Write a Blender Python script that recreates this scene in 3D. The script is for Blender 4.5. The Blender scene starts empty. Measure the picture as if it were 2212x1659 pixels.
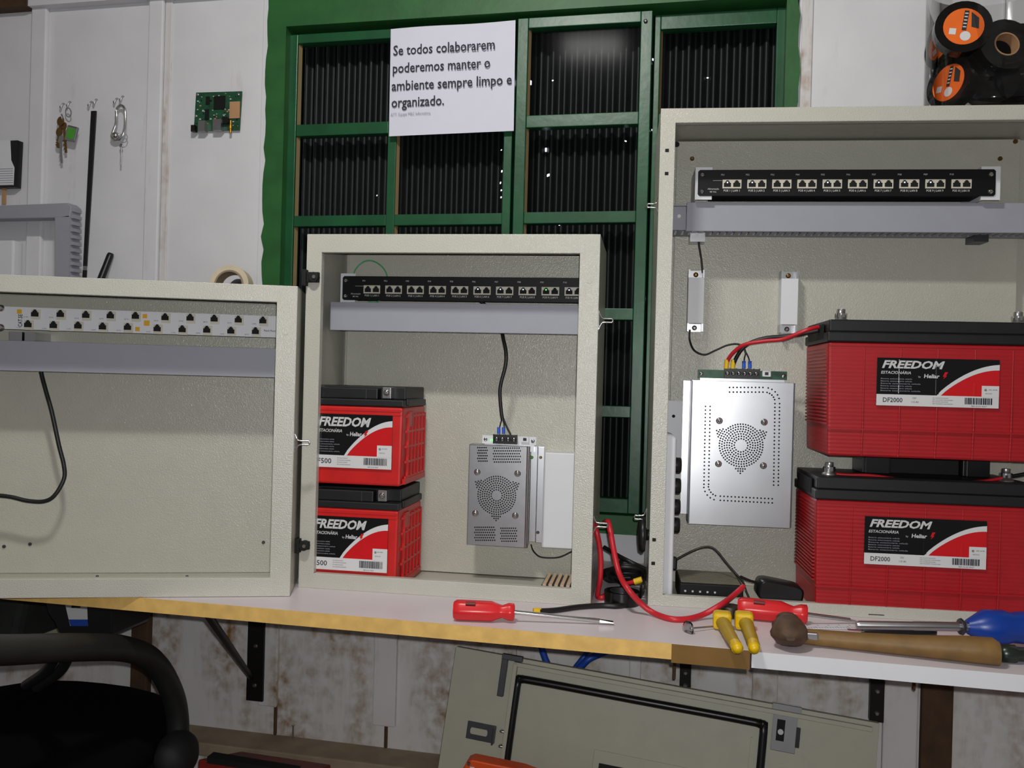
import bpy, bmesh, math, random
from mathutils import Vector, Matrix
random.seed(7)
S = bpy.context.scene
C = S.collection
R = math.radians
BZ = 0.80                      # height of the bench top above the floor
# ------------------------------------------------------------------ camera
IW, IH, FP = 2212.0, 1659.0, 1900.0
YAW, PITCH, ROLL = R(12.01), R(-0.16), R(1.52)
CAM = Vector((0, 0, BZ + 0.359))
_F = Vector((-math.sin(YAW)*math.cos(PITCH), math.cos(YAW)*math.cos(PITCH), math.sin(PITCH)))
_R = Vector((math.cos(YAW), math.sin(YAW), 0)); _D = -_R.cross(_F)
CR = _R*math.cos(ROLL) - _D*math.sin(ROLL); CD = _D*math.cos(ROLL) + _R*math.sin(ROLL)
cd = bpy.data.cameras.new('camera'); cam = bpy.data.objects.new('camera', cd); C.objects.link(cam)
cd.sensor_width = 36; cd.lens = FP/IW*36; cd.clip_start = 0.01
m = Matrix.Identity(4)
for i in range(3):
    m[i][0] = CR[i]; m[i][1] = -CD[i]; m[i][2] = -_F[i]; m[i][3] = CAM[i]
cam.matrix_world = m
S.camera = cam
S.view_settings.view_transform = 'Standard'; S.view_settings.look = 'None'
S.view_settings.gamma = 1; S.view_settings.exposure = 0.0
# ------------------------------------------------------------------ world: dim room light, bright daylight outside the back wall
W = bpy.data.worlds.new('world'); S.world = W; W.use_nodes = True
nt = W.node_tree; nt.nodes.clear()
tc = nt.nodes.new('ShaderNodeTexCoord'); sp = nt.nodes.new('ShaderNodeSeparateXYZ')
mr = nt.nodes.new('ShaderNodeMapRange'); mr.inputs[1].default_value = 0.3; mr.inputs[2].default_value = 0.5
mx = nt.nodes.new('ShaderNodeMix'); mx.data_type = 'RGBA'
mx.inputs[6].default_value = (0.15, 0.15, 0.153, 1); mx.inputs[7].default_value = (6, 6.6, 7.5, 1)
bg = nt.nodes.new('ShaderNodeBackground'); wo = nt.nodes.new('ShaderNodeOutputWorld')
nt.links.new(tc.outputs['Generated'], sp.inputs[0]); nt.links.new(sp.outputs[1], mr.inputs[0])
nt.links.new(mr.outputs[0], mx.inputs[0]); nt.links.new(mx.outputs[2], bg.inputs[0]); nt.links.new(bg.outputs[0], wo.inputs[0])
# ------------------------------------------------------------------ the ceiling lamp above and in front of the bench
ld = bpy.data.lights.new('ceiling_lamp_light', 'AREA'); ld.shape = 'RECTANGLE'; ld.size = 0.20; ld.size_y = 0.07
ld.energy = 12.5; ld.color = (1.0, 0.985, 0.95)
lo = bpy.data.objects.new('ceiling_lamp_light', ld); C.objects.link(lo)
lo.location = (-0.40, 0.55, BZ + 1.55)
# the phone's flash beside the lens
ld2 = bpy.data.lights.new('phone_flash', 'POINT'); ld2.shadow_soft_size = 0.006
ld2.energy = 32; ld2.color = (0.98, 0.99, 1.0)
lw = bpy.data.objects.new('phone_flash', ld2); C.objects.link(lw)
lw.location = CAM + CR*0.012 - CD*0.022
lo.rotation_euler = (Vector((-0.3, 1.6, BZ + 0.2)) - lo.location).to_track_quat('-Z', 'Y').to_euler()

# ------------------------------------------------------------------ helpers: frames
class Fr:
    def __init__(s, x, y, a): s.x, s.y, s.a = x, y, a
    def e(s): return Vector((math.cos(s.a), math.sin(s.a), 0))
    def n(s): return Vector((-math.sin(s.a), math.cos(s.a), 0))
    def L(s, u, d, z): return Vector((s.x, s.y, BZ)) + s.e()*u + s.n()*d + Vector((0, 0, z))
    def loc(s, P):
        v = P - Vector((s.x, s.y, BZ)); return Vector((v.dot(s.e()), v.dot(s.n()), v.z))
    def at(s, px, py, d):          # the point at depth d seen at a pixel of the photograph
        v = CR*((px-IW/2)/FP) + CD*((py-IH/2)/FP) + _F
        o = s.L(0, d, 0); return s.loc(CAM + v*((o-CAM).dot(s.n())/v.dot(s.n())))
    def on(s, px, py, z):          # the point at height z
        v = CR*((px-IW/2)/FP) + CD*((py-IH/2)/FP) + _F
        return s.loc(CAM + v*((BZ+z-CAM.z)/v.z))
WF = Fr(0, 0, 0)
FL = Fr(-0.6413, 1.3238, 0.3481); FM = Fr(-0.6571, 1.3869, 0.0547); FRt = Fr(-0.0726, 1.45, 0.0894)
# ------------------------------------------------------------------ helpers: meshes
def catmull(P, k=6):
    P = [Vector(p) for p in P]; Q = [P[0]*2-P[1]] + P + [P[-1]*2-P[-2]]; out = []
    for i in range(1, len(Q)-2):
        a, b, c, d = Q[i-1:i+3]
        for j in range(k):
            t = j/k; out.append(0.5*((2*b)+(c-a)*t+(2*a-5*b+4*c-d)*t*t+(3*b-a-3*c+d)*t**3))
    out.append(P[-1]); return out
class MB:
    def __init__(s): s.v = []; s.f = []; s.m = []; s.sm = []
    def face(s, idx, m=0, sm=False): s.f.append(tuple(idx)); s.m.append(m); s.sm.append(sm)
    def poly(s, pts, m=0):
        b = len(s.v); s.v += [Vector(p) for p in pts]; s.face(range(b, b+len(pts)), m); return s
    def hexa(s, p, m=0):           # 0-3 bottom ring, 4-7 top ring
        b = len(s.v); s.v += [Vector(q) for q in p]
        for q in ((3,2,1,0),(4,5,6,7),(0,1,5,4),(1,2,6,5),(2,3,7,6),(3,0,4,7)): s.face([b+i for i in q], m)
        return s
    def box(s, x0, x1, y0, y1, z0, z1, m=0):
        return s.hexa([(x0,y0,z0),(x1,y0,z0),(x1,y1,z0),(x0,y1,z0),(x0,y0,z1),(x1,y0,z1),(x1,y1,z1),(x0,y1,z1)], m)
    def rings(s, rs, m=0, caps=True, sm=True, closed=False):
        b = len(s.v); n = len(rs[0])
        for r in rs: s.v += [Vector(q) for q in r]
        K = len(rs)
        for i in range(K if closed else K-1):
            for j in range(n):
                a = b+i*n; c = b+((i+1) % K)*n
                s.face((a+j, a+(j+1) % n, c+(j+1) % n, c+j), m, sm)
        if caps and not closed:
            s.face([b+n-1-j for j in range(n)], m); s.face([b+(K-1)*n+j for j in range(n)], m)
        return s
    def tube(s, P, r, n=8, m=0, smooth=6, flat=1.0, closed=False):
        P = catmull(P, smooth) if smooth and len(P) > 2 else [Vector(p) for p in P]
        rs = []; up = None
        for i, p in enumerate(P):
            t = (P[min(i+1, len(P)-1)] - P[max(i-1, 0)]).normalized()
            if up is None: up = t.orthogonal().normalized() if abs(t.z) > .95 else Vector((0,0,1)).cross(t).normalized()
            up = (up - t*up.dot(t)).normalized(); w = t.cross(up)
            q = r[min(int(i/(len(P)-1)*len(r)), len(r)-1)] if isinstance(r, (list, tuple)) else r
            rs.append([p + up*(q*math.cos(2*math.pi*j/n)) + w*(q*flat*math.sin(2*math.pi*j/n)) for j in range(n)])
        return s.rings(rs, m)
    def lathe(s, c, ax, prof, n=24, m=0, caps=True):   # prof: list of (radius, distance along axis)
        c = Vector(c); ax = Vector(ax).normalized(); u = ax.orthogonal().normalized(); w = ax.cross(u)
        return s.rings([[c + ax*h + (u*math.cos(2*math.pi*j/n) + w*math.sin(2*math.pi*j/n))*r for j in range(n)] for r, h in prof], m, caps)
    def cyl(s, a, b, r, n=16, m=0):
        a = Vector(a); b = Vector(b); return s.lathe(a, b-a, [(r, 0), (r, (b-a).length)], n, m)
    def ring(s, c, ax, ro, ri, h, n=32, m=0):
        c = Vector(c); ax = Vector(ax).normalized(); u = ax.orthogonal().normalized(); w = ax.cross(u)
        rs = [[c + ax*z + (u*math.cos(2*math.pi*j/n)+w*math.sin(2*math.pi*j/n))*r for j in range(n)] for r, z in ((ri,0),(ro,0),(ro,h),(ri,h))]
        b = len(s.v)
        for r in rs: s.v += r
        for i in range(4):
            for j in range(n): s.face((b+i*n+j, b+i*n+(j+1) % n, b+((i+1) % 4)*n+(j+1) % n, b+((i+1) % 4)*n+j), m, i in (1, 3))
        return s
    def prism(s, poly, fn, a, b, m=0):  # polygon (s,t) extruded from w=a to w=b through fn(s,t,w)
        k = len(s.v); n = len(poly)
        s.v += [Vector(fn(p[0], p[1], a)) for p in poly] + [Vector(fn(p[0], p[1], b)) for p in poly]
        s.face([k+i for i in range(n)], m); s.face([k+n+n-1-i for i in range(n)], m)
        for i in range(n): s.face((k+(i+1) % n, k+i, k+n+i, k+n+(i+1) % n), m)
        return s
    def ball(s, c, r, n=12, m=0, sc=(1,1,1)):
        c = Vector(c); rs = []
        for i in range(n+1):
            a = math.pi*i/n; q = max(math.sin(a), .02)
            rs.append([c + Vector((r*q*math.cos(2*math.pi*j/n)*sc[0], r*q*math.sin(2*math.pi*j/n)*sc[1], -r*math.cos(a)*sc[2])) for j in range(n)])
        return s.rings(rs, m)
    def text(s, txt, size, fn, m=0, bold=0.0, shear=0.0, width=None):
        vs, fs = text_geo(txt, bold, shear); mxx = max(v[0] for v in vs); k = size; kx = size if width is None else width/mxx
        b = len(s.v); s.v += [Vector(fn(v[0]*kx, v[1]*k)) for v in vs]
        for f in fs: s.face([b+i for i in f], m)
        return s
_TX = {}
def text_geo(t, bold, shear):
    k = (t, bold, shear)
    if k not in _TX:
        cu = bpy.data.curves.new('t', 'FONT'); cu.body = t; cu.size = 1; cu.offset = bold; cu.shear = shear; cu.resolution_u = 2
        o = bpy.data.objects.new('t', cu); C.objects.link(o)
        me = o.to_mesh(); _TX[k] = ([tuple(v.co) for v in me.vertices], [tuple(p.vertices) for p in me.polygons])
        o.to_mesh_clear(); bpy.data.objects.remove(o); bpy.data.curves.remove(cu)
    return _TX[k]
BASE = {}
def obj(name, mb, mats, parent=None, bevel=0, fr=None, seg=2):
    if not isinstance(mats, (list, tuple)): mats = [mats]
    base = BASE[parent.name] if parent else Vector((0,0,0))
    me = bpy.data.meshes.new(name); F = fr
    vs = [v - base for v in mb.v] if parent else [F.L(*v) if F else WF.L(*v) for v in mb.v]
    me.from_pydata([tuple(v) for v in vs], [], mb.f)
    for q in mats: me.materials.append(q)
    for p, mi, sm in zip(me.polygons, mb.m, mb.sm): p.material_index = mi; p.use_smooth = sm
    bm = bmesh.new(); bm.from_mesh(me)
    bmesh.ops.recalc_face_normals(bm, faces=bm.faces)
    for e_ in bm.edges:             # crisp rims between round sides and flat ends
        if not all(f_.smooth for f_ in e_.link_faces): e_.smooth = False
    bm.to_mesh(me); bm.free()
    o = bpy.data.objects.new(name, me); C.objects.link(o)
    if bevel:
        b = o.modifiers.new('bevel', 'BEVEL'); b.width = bevel; b.segments = seg; b.limit_method = 'ANGLE'; b.angle_limit = R(40)
    if parent: o.parent = parent; BASE[o.name] = base
    return o
def thing(name, label, cat, base, fr=WF, group=None, root=True):
    o = bpy.data.objects.new(name, None); C.objects.link(o); o.empty_display_size = 0.02
    base = Vector(base); o.location = fr.L(*base); o.rotation_euler = (0, 0, fr.a); BASE[o.name] = base
    return tag(o, label, cat, group)
def tag(o, label, cat, group=None):
    o['label'] = label; o['category'] = cat
    if group: o['group'] = group
    return o
def single(name, mb, mats, label, cat, fr=WF, group=None, bevel=0):
    """one-mesh thing with its origin at its middle bottom"""
    lo = [min(v[i] for v in mb.v) for i in range(3)]; hi = [max(v[i] for v in mb.v) for i in range(3)]
    base = Vector(((lo[0]+hi[0])/2, (lo[1]+hi[1])/2, lo[2])); k = MB(); k.f, k.m, k.sm = mb.f, mb.m, mb.sm; k.v = [fr.L(*v)-fr.L(*base)-WF.L(0,0,0) for v in mb.v]
    o = obj(name, k, mats, bevel=bevel); o.location = fr.L(*base)
    return tag(o, label, cat, group)
def struct(o): o['kind'] = 'structure'; return o
def plabel(o, t): o['label'] = t; return o
def copy_tree(o, parent=None):
    c = o.copy(); C.objects.link(c)
    if parent: c.parent = parent
    for ch in list(o.children): copy_tree(ch, c)
    return c
# ------------------------------------------------------------------ materials
def lin(h):
    c = [int(h[i:i+2], 16)/255 for i in (0, 2, 4)]
    return tuple(x/12.92 if x <= .04045 else ((x+.055)/1.055)**2.4 for x in c) + (1,)
def mat(name, col, rough=.5, metal=0, var=.06, vs=30, bump=0, bs=200, spec=.5, coat=0, emit=None, dist=.001, aniso=0):
    M = bpy.data.materials.new(name); M.use_nodes = True; n = M.node_tree.nodes; l = M.node_tree.links
    p = n['Principled BSDF']; p.inputs['Roughness'].default_value = rough; p.inputs['Metallic'].default_value = metal
    p.inputs['Specular IOR Level'].default_value = spec; p.inputs['Coat Weight'].default_value = coat; p.inputs['Coat Roughness'].default_value = .1
    p.inputs['Anisotropic'].default_value = aniso
    c = lin(col); tcn = n.new('ShaderNodeTexCoord'); no = n.new('ShaderNodeTexNoise'); no.inputs['Scale'].default_value = vs; no.inputs['Detail'].default_value = 4
    l.new(tcn.outputs['Object'], no.inputs['Vector'])
    r = n.new('ShaderNodeValToRGB'); r.color_ramp.elements[0].position = .3; r.color_ramp.elements[1].position = .7
    r.color_ramp.elements[0].color = tuple(x*(1-var) for x in c[:3])+(1,); r.color_ramp.elements[1].color = tuple(min(1, x*(1+var)) for x in c[:3])+(1,)
    l.new(no.outputs['Fac'], r.inputs[0]); l.new(r.outputs[0], p.inputs['Base Color'])
    if bump:
        nb = n.new('ShaderNodeTexNoise'); nb.inputs['Scale'].default_value = bs; nb.inputs['Detail'].default_value = 2
        l.new(tcn.outputs['Object'], nb.inputs['Vector'])
        b = n.new('ShaderNodeBump'); b.inputs['Strength'].default_value = bump; b.inputs['Distance'].default_value = dist
        l.new(nb.outputs['Fac'], b.inputs['Height']); l.new(b.outputs[0], p.inputs['Normal'])
    if emit: p.inputs['Emission Color'].default_value = lin(emit[0]); p.inputs['Emission Strength'].default_value = emit[1]
    return M
def stained(name, col, stain, lo=.56, hi=.72, scale=(6, 6, 1.6), rough=.6, amount=.8, fine=.25, streak=None, bump=.3):
    """painted boards with brown damp stains"""
    M = mat(name, col, rough, var=.04, vs=9, bump=bump, bs=60); n = M.node_tree.nodes; l = M.node_tree.links; p = n['Principled BSDF']
    base = p.inputs['Base Color'].links[0].from_socket
    tcn = n.new('ShaderNodeTexCoord'); mp = n.new('ShaderNodeMapping'); mp.inputs['Scale'].default_value = scale; l.new(tcn.outputs['Object'], mp.inputs['Vector'])
    a = n.new('ShaderNodeTexNoise'); a.inputs['Scale'].default_value = 1.5; a.inputs['Detail'].default_value = 8; a.inputs['Roughness'].default_value = .62; l.new(mp.outputs[0], a.inputs['Vector'])
    mr_ = n.new('ShaderNodeMapRange'); mr_.inputs[1].default_value = lo; mr_.inputs[2].default_value = hi; l.new(a.outputs['Fac'], mr_.inputs[0])
    b = n.new('ShaderNodeTexNoise'); b.inputs['Scale'].default_value = 40; b.inputs['Detail'].default_value = 6; l.new(tcn.outputs['Object'], b.inputs['Vector'])
    m2 = n.new('ShaderNodeMapRange'); m2.inputs[1].default_value = .35; m2.inputs[2].default_value = .7; l.new(b.outputs['Fac'], m2.inputs[0])
    mu = n.new('ShaderNodeMath'); mu.operation = 'MULTIPLY'; l.new(mr_.outputs[0], mu.inputs[0]); l.new(m2.outputs[0], mu.inputs[1])
    m3 = n.new('ShaderNodeMath'); m3.operation = 'MULTIPLY'; m3.inputs[1].default_value = amount*1.4; m3.use_clamp = True; l.new(mu.outputs[0], m3.inputs[0])
    x = n.new('ShaderNodeMix'); x.data_type = 'RGBA'; x.inputs[7].default_value = lin(stain)
    l.new(m3.outputs[0], x.inputs[0]); l.new(base, x.inputs[6]); l.new(x.outputs[2], p.inputs['Base Color'])
    return M
def clear(name, tint=(1,1,1,1), rough=.03, gloss=1.0):
    M = bpy.data.materials.new(name); M.use_nodes = True; n = M.node_tree.nodes; l = M.node_tree.links; n.remove(n['Principled BSDF'])
    t = n.new('ShaderNodeBsdfTransparent'); t.inputs[0].default_value = tint; g = n.new('ShaderNodeBsdfGlossy'); g.inputs['Roughness'].default_value = rough
    fz = n.new('ShaderNodeFresnel'); fz.inputs[0].default_value = 1.48; mu = n.new('ShaderNodeMath'); mu.operation = 'MULTIPLY'; mu.inputs[1].default_value = gloss
    x = n.new('ShaderNodeMixShader'); l.new(fz.outputs[0], mu.inputs[0]); l.new(mu.outputs[0], x.inputs[0]); l.new(t.outputs[0], x.inputs[1]); l.new(g.outputs[0], x.inputs[2]); l.new(x.outputs[0], n['Material Output'].inputs[0])
    return M
def wavebump(M, axis, scale, strength=.4, dist=.002):
    n = M.node_tree.nodes; l = M.node_tree.links; t = n.new('ShaderNodeTexCoord'); w = n.new('ShaderNodeTexWave'); w.bands_direction = axis
    w.inputs['Scale'].default_value = scale; b = n.new('ShaderNodeBump'); b.inputs['Strength'].default_value = strength; b.inputs['Distance'].default_value = dist
    l.new(t.outputs['Object'], w.inputs[0]); l.new(w.outputs['Fac'], b.inputs['Height']); l.new(b.outputs[0], n['Principled BSDF'].inputs['Normal']); return M
WALL = stained('white_board_paint', 'd8d8db', '8a6a48', .60, .80, (7, 7, .8), amount=.75)
WALLLOW = stained('damp_board_paint', 'dad8d5', '86601f', .43, .66, (7, 7, 1.3), amount=.85)
STREAK = stained('streaked_board_paint', 'd2d0cf', '9a6a3e', .46, .66, (30, 30, 4), amount=.6)
GREEN = mat('green_window_paint', '17512f', .36, var=.2, vs=14, bump=.3, bs=60)
GREENJ = mat('green_jamb_paint', '245c2a', .5, var=.15, vs=18, bump=.4, bs=60)
PUTTY = mat('glazing_putty', '8a7650', .8)
SHEET = mat('dark_corrugated_sheet', '0a0b0c', .5, var=.5, vs=25, spec=.5)
GLASS = clear('window_glass', (.9,.92,.92,1), .12, .012)
PAINT = mat('grey_powder_paint', 'b8b6a9', .24, var=.02, bump=.6, bs=480, dist=.0012)
PAINTLIT = mat('grey_powder_paint_lit', 'bfbdb2', .24, var=.02, bump=.6, bs=480, dist=.0012)  # same grey paint, lightened to carry the light falling on the front frames
DOORP = mat('door_powder_paint', 'b3b29f', .5, var=.03, bump=.2, bs=420, dist=.0005)
DUCT = mat('grey_duct_plastic', '9a9ba5', .5, var=.02)
DUCTD = mat('duct_slot_shade', '3c3d40', .7)
BLACK = mat('black_plastic', '121314', .38)
BLACKM = mat('black_matt', '0b0b0b', .75)
BLACKG = mat('black_gloss_panel', '08090a', .5, var=.1, spec=.3)
RUB = mat('rubber_cable_black', '141414', .45)
REDW = mat('red_cable', 'c2202c', .4)
CHROME = mat('bright_chrome', 'd8d8d8', .15, 1, var=.03)
STEEL = mat('brushed_steel', 'b9b9bb', .34, 1, var=.05, vs=60)
ALU = mat('bright_aluminium', 'e2e3e6', .3, 1, var=.04, vs=20)
DKSTEEL = mat('dark_steel', '55565a', .4, .8)
WHITE = mat('white_plastic', 'dedfe2', .45, var=.01)
PAPER = mat('white_paper', 'd9d9e6', .85, var=.01)
INK = mat('dark_ink', '2a2c36', .8)
INKG = mat('pale_grey_ink', '9a9aa6', .8)
REDB = wavebump(mat('red_battery_case', 'a8151d', .42, var=.06, vs=40), 'Z', 50, .12)
REDS = mat('red_battery_plastic', 'c81d1b', .4, var=.08, vs=40)
REDL = mat('red_label_print', 'cc181e', .25, var=.01)
LBLK = mat('black_label_print', '0e0e10', .18, var=.05)
LWHT = mat('white_label_print', 'd6d6d6', .4, var=.01)
SILV = mat('silver_lettering', 'c9c9c9', .5, var=.01)
LID = mat('black_battery_lid', '101214', .5, var=.2, vs=50)
LEAD = mat('lead_terminal', 'a9a8a6', .35, .9)
JACK = mat('jack_frame_beige', 'cfc9b8', .45)
HOLE = mat('dark_opening', '060606', .8)
PCB = mat('green_circuit_board', '1a4a31', .45, var=.3, vs=90)
TAN = mat('tan_pad', 'b58a63', .6)
GOLD = mat('gold_connector', 'c9952f', .3, 1)
BLUE = mat('blue_terminal', '1d56c8', .45)
YEL = mat('yellow_terminal', 'dcb614', .45)
YSQ = mat('yellow_print', 'e0a81c', .6)
LEDG = mat('green_led', '3fe04a', .4, emit=('4fff55', 2.5)); LEDW = mat('pale_led', 'e8f4ff', .4, emit=('dfeaff', 1.2))
GRNW = mat('green_wire', '35a860', .5)
BENCH = mat('bench_laminate', 'd6cdd0', .38, var=.04, vs=7, spec=.4)
WOODY = mat('raw_yellow_board_edge', 'e2b869', .7, var=.12, vs=45)
TAPEB = mat('brown_packing_tape', '7d5c2b', .4, var=.1)
WOODB = mat('old_brown_wood', '4b3420', .8, var=.3, vs=25, bump=.4, bs=60)
WOODG = mat('grey_brown_timber', '9a8972', .8, var=.2, vs=14, bump=.4, bs=50)
HANDLE = mat('worn_hammer_wood', '7a5c30', .55, var=.2, vs=40, bump=.3, bs=90)
RUST = mat('rusty_hammer_iron', '5d4838', .65, .3, var=.35, vs=60, bump=.5, bs=120)
REDH = mat('red_screwdriver_plastic', 'd8262a', .3, var=.04)
YELH = mat('yellow_plier_grip', 'e0b70e', .35, var=.06)
YELD = mat('worn_yellow_grip', 'b08f1c', .45, var=.12)
BLUEH = mat('blue_handle_plastic', '0c3a94', .35, var=.1)
BLUEC = mat('blue_network_cable', '1848a8', .45)
MASK = mat('masking_tape', 'd8c9ae', .75)
ORANGE = mat('orange_label', 'e86a1c', .5); ORP = mat('orange_plastic', 'e2521a', .4)
WRAP = mat('black_tape_in_film', '0b0c0d', .16, var=.4, vs=60, bump=.6, bs=70, dist=.002)
JARM = clear('clear_jar_plastic', (.9,.9,.9,1), .06, .9)
CLEARP = clear('clear_plastic_head', (.75,.78,.78,1), .05, 1.2)
FLOORM = mat('dark_red_floor', '4a2c26', .7, var=.3, vs=6)
CEILM = mat('dull_ceiling_boards', '8f8577', .8)
CHAIRM = mat('black_chair_plastic', '1d1e1d', .48, var=.2); FABRIC = mat('black_chair_fabric', '040404', .95, bump=.4, bs=300, spec=.1)
GREENTAG = mat('green_tag', '4a9a2e', .5)
BRASS = mat('old_brass', '8a6b3c', .35, .9)
STRIPE = mat('tan_ridge', 'c8ae92', .6)
# ================================================================== SETTING
FZ = -BZ                                      # floor in bench-relative height
YW = 1.80                                     # room face of the back wall
def wz(px, py, y=YW): return WF.at(px, py, y)
b = MB(); b.box(-4, 3, -2.5, 1.86, FZ-.05, FZ); struct(obj('floor', b, FLOORM))
b = MB(); b.box(-4, 3, -2.5, 1.95, 1.75, 1.8); struct(obj('ceiling', b, CEILM))
# back wall: upper field left / right of the window, band above and below it
WL, WR = -.945, .172                          # window opening in the wall
WT, WB = 1.20, .075
b = MB()
b.box(-4, WL, YW, 1.86, -.44, 1.75); b.box(WR, 3, YW, 1.86, -.44, 1.75); b.box(WL, WR, YW, 1.86, WT, 1.75); b.box(WL, WR, YW, 1.86, 0, WB)
struct(obj('wall_back', b, WALL))
b = MB(); b.box(WL, WR, YW, 1.86, -.44, 0)
b.box(-4, WL, YW-.002, YW, -.44, -.02); b.box(WR, 3, YW-.002, YW, -.44, -.02); b.box(WL, WR, YW-.002, YW, -.44, -.02)
struct(obj('wall_lower', b, WALLLOW))
b = MB(); b.box(-4, 3, 1.735, 1.86, FZ, -.46); struct(obj('wall_base', b, WALLLOW))
b = MB(); b.box(-4, 3, 1.715, YW, -.465, -.436); struct(obj('baseboard_back', b, WOODG, bevel=.003))
# cover battens over the board joints (upper wall)
def batten(n, x0, x1, z0, z1, mt=WALL, t=.012, y=YW):
    b = MB(); b.box(x0, x1, y-t, y, z0, z1); struct(obj('trim_%d' % n, b, mt, bevel=.003))
tn = 1
for px0, px1 in ((69, 101), (321, 352)):
    a = wz(px0, 300); c = wz(px1, 300); batten(tn, a.x, c.x, 0, 1.21); tn += 1
for px0, px1 in ((355, 370), (566, 580), (1728, 1752), (2158, 2166)):
    a = wz(px0, 200); c = wz(px1, 200); batten(tn, a.x, c.x, 0, 1.75, STREAK if px0 in (355, 1728) else WALL, t=.004); tn += 1
# thin joint lines
b = MB(); zb = wz(40, 27).z; b.box(-4, wz(77, 27).x, YW-.03, YW, zb, 1.35); struct(obj('trim_%d' % tn, b, WOODB)); tn += 1
b = MB(); b.box(wz(77, 27).x, WL-.04, YW-.025, YW, zb+.002, 1.35); struct(obj('trim_%d' % tn, b, WALL)); tn += 1
for px0, px1, py, bot in ((566, 606, 1400, 1520), (811, 860, 1450, 1562), (1100, 1118, 1400, 1600), (1360, 1385, 1450, 1640), (1625, 1680, 1450, 1640), (1905, 1980, 1530, 1659)):
    a = wz(px0, py); c = wz(px1, py); e = wz(px0, bot); batten(tn, a.x, c.x, max(e.z, -.436), -.03, WALLLOW, .012, YW-.002); tn += 1
for px0, px1, py, mt in ((1985, 2052, 1560, WOODB), (296, 332, 1350, WOODB)):
    a = wz(px0, py); c = wz(px1, py); batten(tn, a.x, c.x, -.436, -.03, mt, .02, YW-.002); tn += 1
for px, py0, py1 in ((598, 1524, 1568), (836, 1565, 1600)):
    a = wz(px, py0); c = wz(px, py1); batten(tn, a.x-.004, a.x+.004, -.436, a.z, WOODB, .006, YW-.002); tn += 1
# ---------------------------------------------------------------- window: green jambs, three sashes, panes
YF = 1.79
b = MB()
jl0 = -.955; jl1 = wz(612, 300, YF).x; jr0 = wz(1697, 120, YF).x; jr1 = wz(1725, 120, YF).x
rag = lambda x, k: [(x + random.uniform(-.004, .004), z) for z in [WB + (WT-WB)*i/k for i in range(k+1)]]
L_ = rag(jl0, 40); Rr = rag(jr1, 40)
fn = lambda s_, t, w: (s_, w, t)
b.prism(L_ + [(jl1, WT), (jl1, WB)], fn, YF, 1.85); b.prism([(jr0, WB), (jr0, WT)] + Rr[::-1], fn, YF, 1.85)
zt0 = 1.128; b.box(jl1, jr0, YF, 1.85, zt0, 1.20); b.box(jl1, jr0, YF, 1.85, WB-.02, WB+.018)
win = struct(obj('window_1', b, GREENJ)); BASE[win.name] = Vector((0, 0, -BZ))
def wpart(name, mb, mats, parent, **k): return obj(name, mb, mats, parent, **k)
YS = 1.812
ROWS = [(.905, .013), (.703, .012), (.503, .012), (.303, .012)]
def sash(x0, x1, mid, y, top, sl, sr, mw, tr):
    """stiles, rails and muntins of one sash, each pane with putty"""
    y1 = y+.028; b = MB()
    b.box(x0, x0+sl, y, y1, WB+.02, top); b.box(x1-sr, x1, y, y1, WB+.02, top)
    b.box(x0+sl, x1-sr, y, y1, top-tr, top); b.box(x0+sl, x1-sr, y, y1, WB+.02, WB+.05)
    s = obj('sash', b, GREEN, win, bevel=.0015); m_ = MB()
    cols = [(x0+sl, mid-mw/2), (mid+mw/2, x1-sr)] if mid else [(x0+sl, x1-sr)]
    if mid: m_.box(mid-mw/2, mid+mw/2, y+.002, y1-.001, WB+.05, top-tr)
    for c0, c1 in cols:
        for z, h in ROWS: m_.box(c0, c1, y+.002, y1-.002, z-h, z+h)
    obj('muntin', m_, GREEN, s, bevel=.0015)
    zs = [top-tr] + [q for z, h in ROWS for q in (z+h, z-h)] + [WB+.05]
    for c0, c1 in cols:
        for i in range(0, len(zs), 2):
            g = MB(); g.box(c0, c1, y+.016, y+.019, zs[i+1], zs[i]); obj('pane', g, GLASS, s)
            g = MB(); g.hexa([(c0, y+.006, zs[i+1]), (c0+.004, y+.016, zs[i+1]), (c0, y+.016, zs[i+1]), (c0, y+.015, zs[i+1]), (c0, y+.006, zs[i]), (c0+.004, y+.016, zs[i]), (c0, y+.016, zs[i]), (c0, y+.015, zs[i])])
            obj('putty', g, PUTTY, s)
X = lambda px, py=300, y=YS: WF.at(px, py, y).x
sash(X(619), X(1106), X(846), YS, 1.118, X(638)-X(619), X(1106)-X(1088), X(856)-X(838), .02)
sash(X(1113), X(1403), None, YS-.004, 1.122, X(1136)-X(1113), X(1403)-X(1378), 0, .022)
sash(X(1407), X(1694), None, YS+.016, 1.12, X(1420)-X(1407), X(1694)-X(1673), 0, .03)
b = MB(); a = WF.at(1395, 28, YS-.004); b.lathe((a.x, YS-.004, 1.10), (0, -1, 0), [(.004, 0), (.004, .003), (.002, .004)], 10); obj('bolt', b, DKSTEEL, win)
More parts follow.
